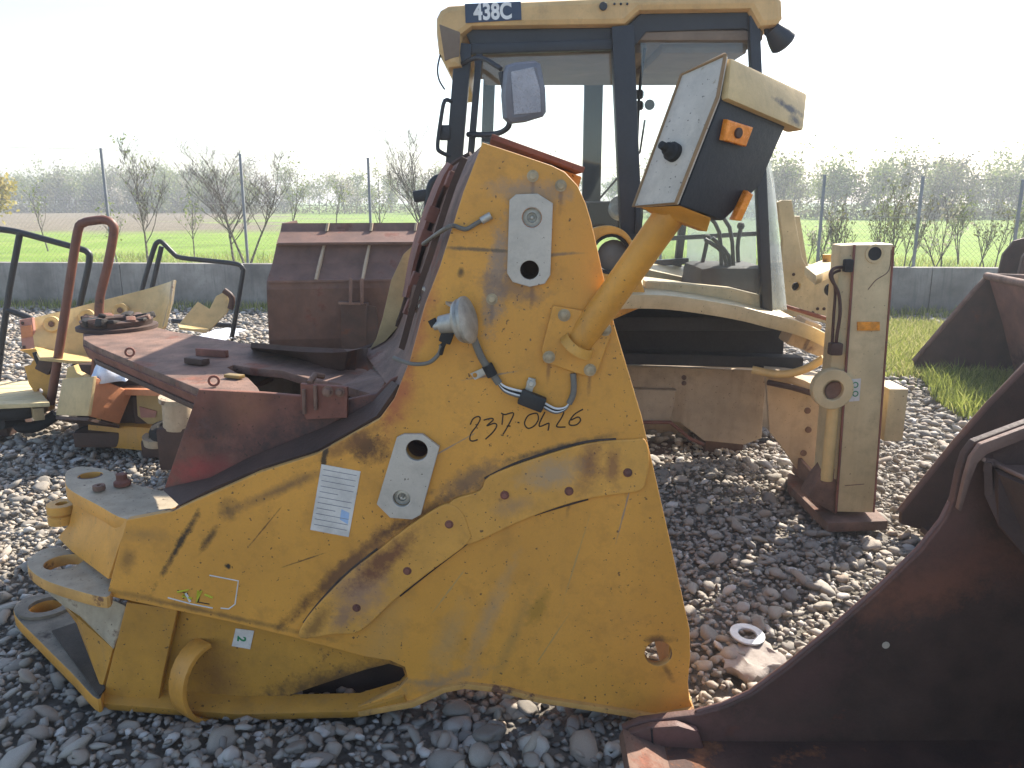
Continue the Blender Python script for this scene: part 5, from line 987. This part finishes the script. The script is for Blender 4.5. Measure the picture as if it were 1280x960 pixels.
# yellow flange brackets under the blade
def scrap(name, label, cat, fr, pts, m, th=.03, holes=(), bevel=.003, extra=None):
    p = [fr.hit(*q) for q in pts]; lo = min(p, key=lambda v: v.z); t = thing(name, label, cat, (lo.x, lo.y, 0)); plate('plate', fr, pts, m, t, th, holes, bevel); return t
f1 = FY(5.5)
t = scrap('notched_bracket', 'worn yellow bracket with scalloped end and bolt holes below the blade', 'bracket', f1, [(24, 438), (44, 436), (62, 448), (70, 470), (66, 512), (56, 516), (46, 495), (36, 480), (30, 458), (38, 456), (42, 449), (34, 442)], 'yellow_worn', .03, [circ(f1, 50, 489, .02)])
box('stay', PY(58, 455, 5.48), (.1, .06, .12), 'rust_dark', t, .01, (0, .5, 0)); tube('rod', [PY(44, 440, 5.47), PY(52, 462, 5.47)], .02, 'rubber', t, 10)
t = scrap('yellow_bracket', 'small bright yellow angle bracket beside the grab handle', 'bracket', FY(5.2), [(84, 460), (92, 457), (96, 466), (108, 472), (100, 482), (80, 486)], 'blade', .06)
t = scrap('folded_bracket', 'folded yellow sheet bracket lying near the wall inside the handrail', 'bracket', Fr(PY(245, 400, 7.6), (1, .2, 0), (-.2, .5, 1)), [(222, 407), (247, 377), (262, 386), (270, 370), (282, 364), (288, 380), (284, 390), (262, 413)], 'blade', .02)
sheet('fold', [PY(222, 407, 7.55), PY(262, 413, 7.62)], [PY(224, 412, 7.2), PY(258, 416, 7.25)], 'blade', t, .02); tube('tip', [PY(280, 363, 7.7), PY(290, 372, 7.7), PY(288, 386, 7.7)], .03, 'hose', t, 8, 3)
# boards and hose at the far left
t = thing('pale_board', 'pale yellow lath panel lying flat at the left end of the scrap pile', 'board', (-3.4, 5.2, 0))
q0, q1, q2, q3 = PZ(-40, 478, .28), PZ(38, 476, .28), PZ(62, 503, .28), PZ(-40, 508, .28)
for k in range(6):
    a, b = k / 6 + .006, (k + 1) / 6 - .006; l = lambda t_: (q0.lerp(q3, t_), q1.lerp(q2, t_)); A_, B_ = l(a); C_, D_ = l(b); prism('slat', [A_, B_, D_, C_], (0, 0, -.03), 'board', t, .003)
for s_ in (.15, .85): bar('batten', q0.lerp(q1, s_) - Vector((0, 0, .08)), q3.lerp(q2, s_) - Vector((0, 0, .08)), .06, .08, 'wood', t)
box('support', (q0 + q1 + q2 + q3) / 4 - Vector((.15, -.05, .19)), (.4, .3, .22), 'rust_dark', t, .02)
t = thing('rubber_hose', 'thick black rubber hose lying in front of the pale lath panel', 'hose', (-3.1, 4.95, 0))
tube('hose_body', [PZ(-40, 517, .2), PZ(0, 516, .2), PZ(30, 514, .2), PZ(44, 511, .19)], .055, 'rubber', t, 14, 4); tube('cuff', [PZ(41, 511, .19), PZ(50, 508, .185)], .06, 'wood', t, 14)
t = thing('rubber_hose', 'bent black hose on the stones under the salmon plate', 'hose', (-2.9, 5.1, 0)); tube('hose_body', [PZ(0, 530, .12), PZ(22, 526, .1), PZ(26, 534, .06), PZ(45, 533, .06), PZ(62, 524, .1), PZ(70, 518, .13)], .04, 'rubber', t, 12, 5)
# salmon angle plate
t = thing('angle_plate', 'folded sheet with one grey-yellow face and one salmon face, propped on the pile', 'plate', (-2.6, 4.9, 0))
e0, e1 = PY(117, 471, 4.75), PY(110, 520, 4.7)
hexa('yellow_face', [PY(78, 474, 5.0), e0, e1, PY(70, 519, 4.95)], [p + Vector((.01, .02, 0)) for p in (PY(78, 474, 5.0), e0, e1, PY(70, 519, 4.95))], mat('grey_yellow_primer', (.50, .36, .17), .6, rust=.2), t, .002)
hexa('salmon_face', [e0, PY(165, 491, 5.0), PY(149, 530, 4.95), e1], [p + Vector((-.01, .02, 0)) for p in (e0, PY(165, 491, 5.0), PY(149, 530, 4.95), e1)], 'salmon', t, .002)
sheet('bottom_shelf', [PY(70, 520, 4.96), e1 - Vector((0, 0, .01)), PY(149, 531, 4.96)], [PY(80, 522, 5.3), PY(115, 530, 5.3), PY(155, 535, 5.3)], 'rust_dark', t, .02)
box('foot', PY(130, 545, 5.1), (.3, .2, .1), 'rust_dark', t, .01)
t = thing('dark_block', 'dark brown rusty box section beneath the slewing nose', 'block', (-2.35, 5.2, 0)); box('body', (PY(165, 525, 5.2).x, 5.25, .34), (.3, .35, .55), 'rust_dark', t, .02); box('cap', (PY(165, 525, 5.2).x, 5.25, .63), (.34, .38, .03), 'rust', t, .004)
t = thing('yellow_beam', 'low yellow steel beam lying on the stones at the front of the pile', 'beam', (-2.5, 5.0, 0)); q = [PZ(111, 557, .02), PZ(206, 566, .02)]; 
hexa('beam_web', [q[0], q[1], q[1] + Vector((0, .02, .15)), q[0] + Vector((0, .02, .15))], [p + Vector((0, .18, 0)) for p in (q[0], q[1], q[1] + Vector((0, .02, .15)), q[0] + Vector((0, .02, .15)))], 'yellow_low', t, .006); box('end_plate', q[0] + Vector((-.05, .08, .05)), (.1, .12, .1), 'rubber', t, .02)
bolt(q[0].lerp(q[1], .15) + Vector((0, -.002, .05)), (0, -1, 0), t, 'rust', .012)
# boards across the pile
t = thing('orange_plank', 'orange-brown plank lying across the pile under the slewing nose', 'plank', (-2.2, 5.1, 0)); bar('plank', PY(140, 485, 5.15), PY(232, 487, 4.9), .22, .04, 'salmon', t, bevel=.004); bar('round_bar', PY(136, 471, 5.2), PY(205, 474, 5.0), .05, .05, 'rust_dark', t, bevel=.01); bar('prop', PY(170, 490, 5.15), (PY(170, 490, 5.15).x, 5.15, 0), .06, .06, 'rust_dark', t, up=(0, 1, 0)); bar('prop', PY(215, 490, 4.95), (PY(215, 490, 4.95).x, 4.95, 0), .06, .06, 'rust_dark', t, up=(0, 1, 0))
t = thing('mottled_plate', 'flaking yellow and pink painted plate behind the round hubs', 'plate', (-2.15, 5.15, 0)); plate('plate', FY(5.05), [(170, 488), (217, 492), (214, 530), (190, 534), (172, 520)], mat('flaking_paint', (.5, .36, .16), .7, rust=.45, rscale=5, rustcol=(.4, .2, .15)), t, .02); plate('pink_patch', FY(5.04), [(174, 508), (196, 514), (194, 522), (176, 522)], 'pinkwhite', t, .003, bevel=.0005); box('base', (PY(193, 530, 5.1).x, 5.12, .18), (.22, .12, .34), 'rust_dark', t, .01)
# hubs
t = thing('cream_hub', 'cream flanged hub with a round bore beneath the red nose', 'hub', (-2.0, 4.8, 0)); p = PZ(221, 501, .44)
lathe('flange', p, (.05, -.1, 1), [(.035, 0), (.1, 0), (.1, .03), (.035, .03), (.035, 0)], 'cream', t); lathe('barrel', p - Vector((0, 0, .16)), (.05, -.1, 1), [(.06, 0), (.09, 0), (.085, .16), (.06, .16), (.06, 0)], 'beige_dirty', t); box('base', p - Vector((0, -.02, .28)), (.22, .2, .26), 'rust_dark', t, .02)
t = thing('dark_hub', 'black greasy hub ring on the stones below the cream hub', 'hub', (-1.95, 4.7, 0)); p = PZ(208, 538, .16)
lathe('ring', p, (.05, -.25, 1), [(.05, -.06), (.1, -.06), (.105, .0), (.09, .03), (.05, .035), (.045, .0), (.05, -.06)], 'rubber', t); lathe('collar', p - Vector((.06, 0, .08)), (.05, -.2, 1), [(.05, 0), (.09, 0), (.09, .05), (.05, .05), (.05, 0)], 'beige_dirty', t); box('base', p - Vector((0, -.05, .11)), (.3, .22, .12), 'rust_dark', t, .02)
# white plastic sheet
def crumple(name, label, px0, px1, py0, py1, z0, z1, seed):
    nr = np.random.RandomState(seed); n = 22; V = []; ph = nr.rand(6) * 6
    c0, c1 = PZ(px0, py1, z0), PZ(px1, py0, z0)
    for j in range(n):
        for i in range(n):
            u, v = i / (n - 1), j / (n - 1); ex = math.sin(math.pi * u) ** .6 * math.sin(math.pi * v) ** .6; rip = .5 * math.sin(9 * u + ph[0] + 3 * v) + .4 * math.sin(13 * v + ph[1] - 5 * u) + .3 * math.sin(22 * u + 8 * v + ph[2])
            V.append((c0.x + (c1.x - c0.x) * u + .03 * math.sin(7 * v + ph[3]), c0.y + (c1.y - c0.y) * v + .04 * math.sin(8 * u + ph[4]), z0 + (z1 - z0) * ex * (.7 + .3 * rip)))
    F = [[j * n + i, j * n + i + 1, (j + 1) * n + i + 1, (j + 1) * n + i] for j in range(n - 1) for i in range(n - 1)]
    o = poly(name, V, F, 'sheet', origin=((c0.x + c1.x) / 2, (c0.y + c1.y) / 2, z0), smooth=180, fix=False); s_ = o.modifiers.new('s', 'SOLIDIFY'); s_.thickness = .004; return tag(o, label, 'plastic sheet')
crumple('plastic_sheet', 'crumpled white plastic sheet stuffed beneath the slewing ring', 100, 205, 452, 478, .5, .82, 1)
crumple('plastic_sheet', 'white plastic sheet spread on the stones behind the rusty nose', 225, 312, 412, 432, .0, .09, 2)
bx = box('pile_core', (-2.6, 5.65, .25), (.9, .5, .5), 'rust_dark', None, .03); tag(bx, 'dark rusty steel block supporting the blade and sheet', 'steel block')

# ------------------------------------------------------------------ the air
hz = bpy.data.meshes.new('haze'); X0, X1, Y0, Y1, Z0, Z1 = -242, 242, -10, 394, -1.0, 9.0
ho = poly('haze', [(x, y, z) for x in (X0, X1) for y in (Y0, Y1) for z in (Z0, Z1)], [[0, 1, 3, 2], [4, 6, 7, 5], [0, 4, 5, 1], [2, 3, 7, 6], [0, 2, 6, 4], [1, 5, 7, 3]], None)
hm = bpy.data.materials.new('haze'); hm.use_nodes = True; hn = hm.node_tree.nodes; hn.remove(hn['Principled BSDF']); pv = hn.new('ShaderNodeVolumePrincipled')
pv.inputs['Color'].default_value = (.86, .9, .97, 1); pv.inputs['Density'].default_value = .003; pv.inputs['Anisotropy'].default_value = .25
hm.node_tree.links.new(pv.outputs[0], hn['Material Output'].inputs['Volume']); ho.data.materials.append(hm); ho['kind'] = 'stuff'; ho['label'] = 'pale spring haze over the fields'
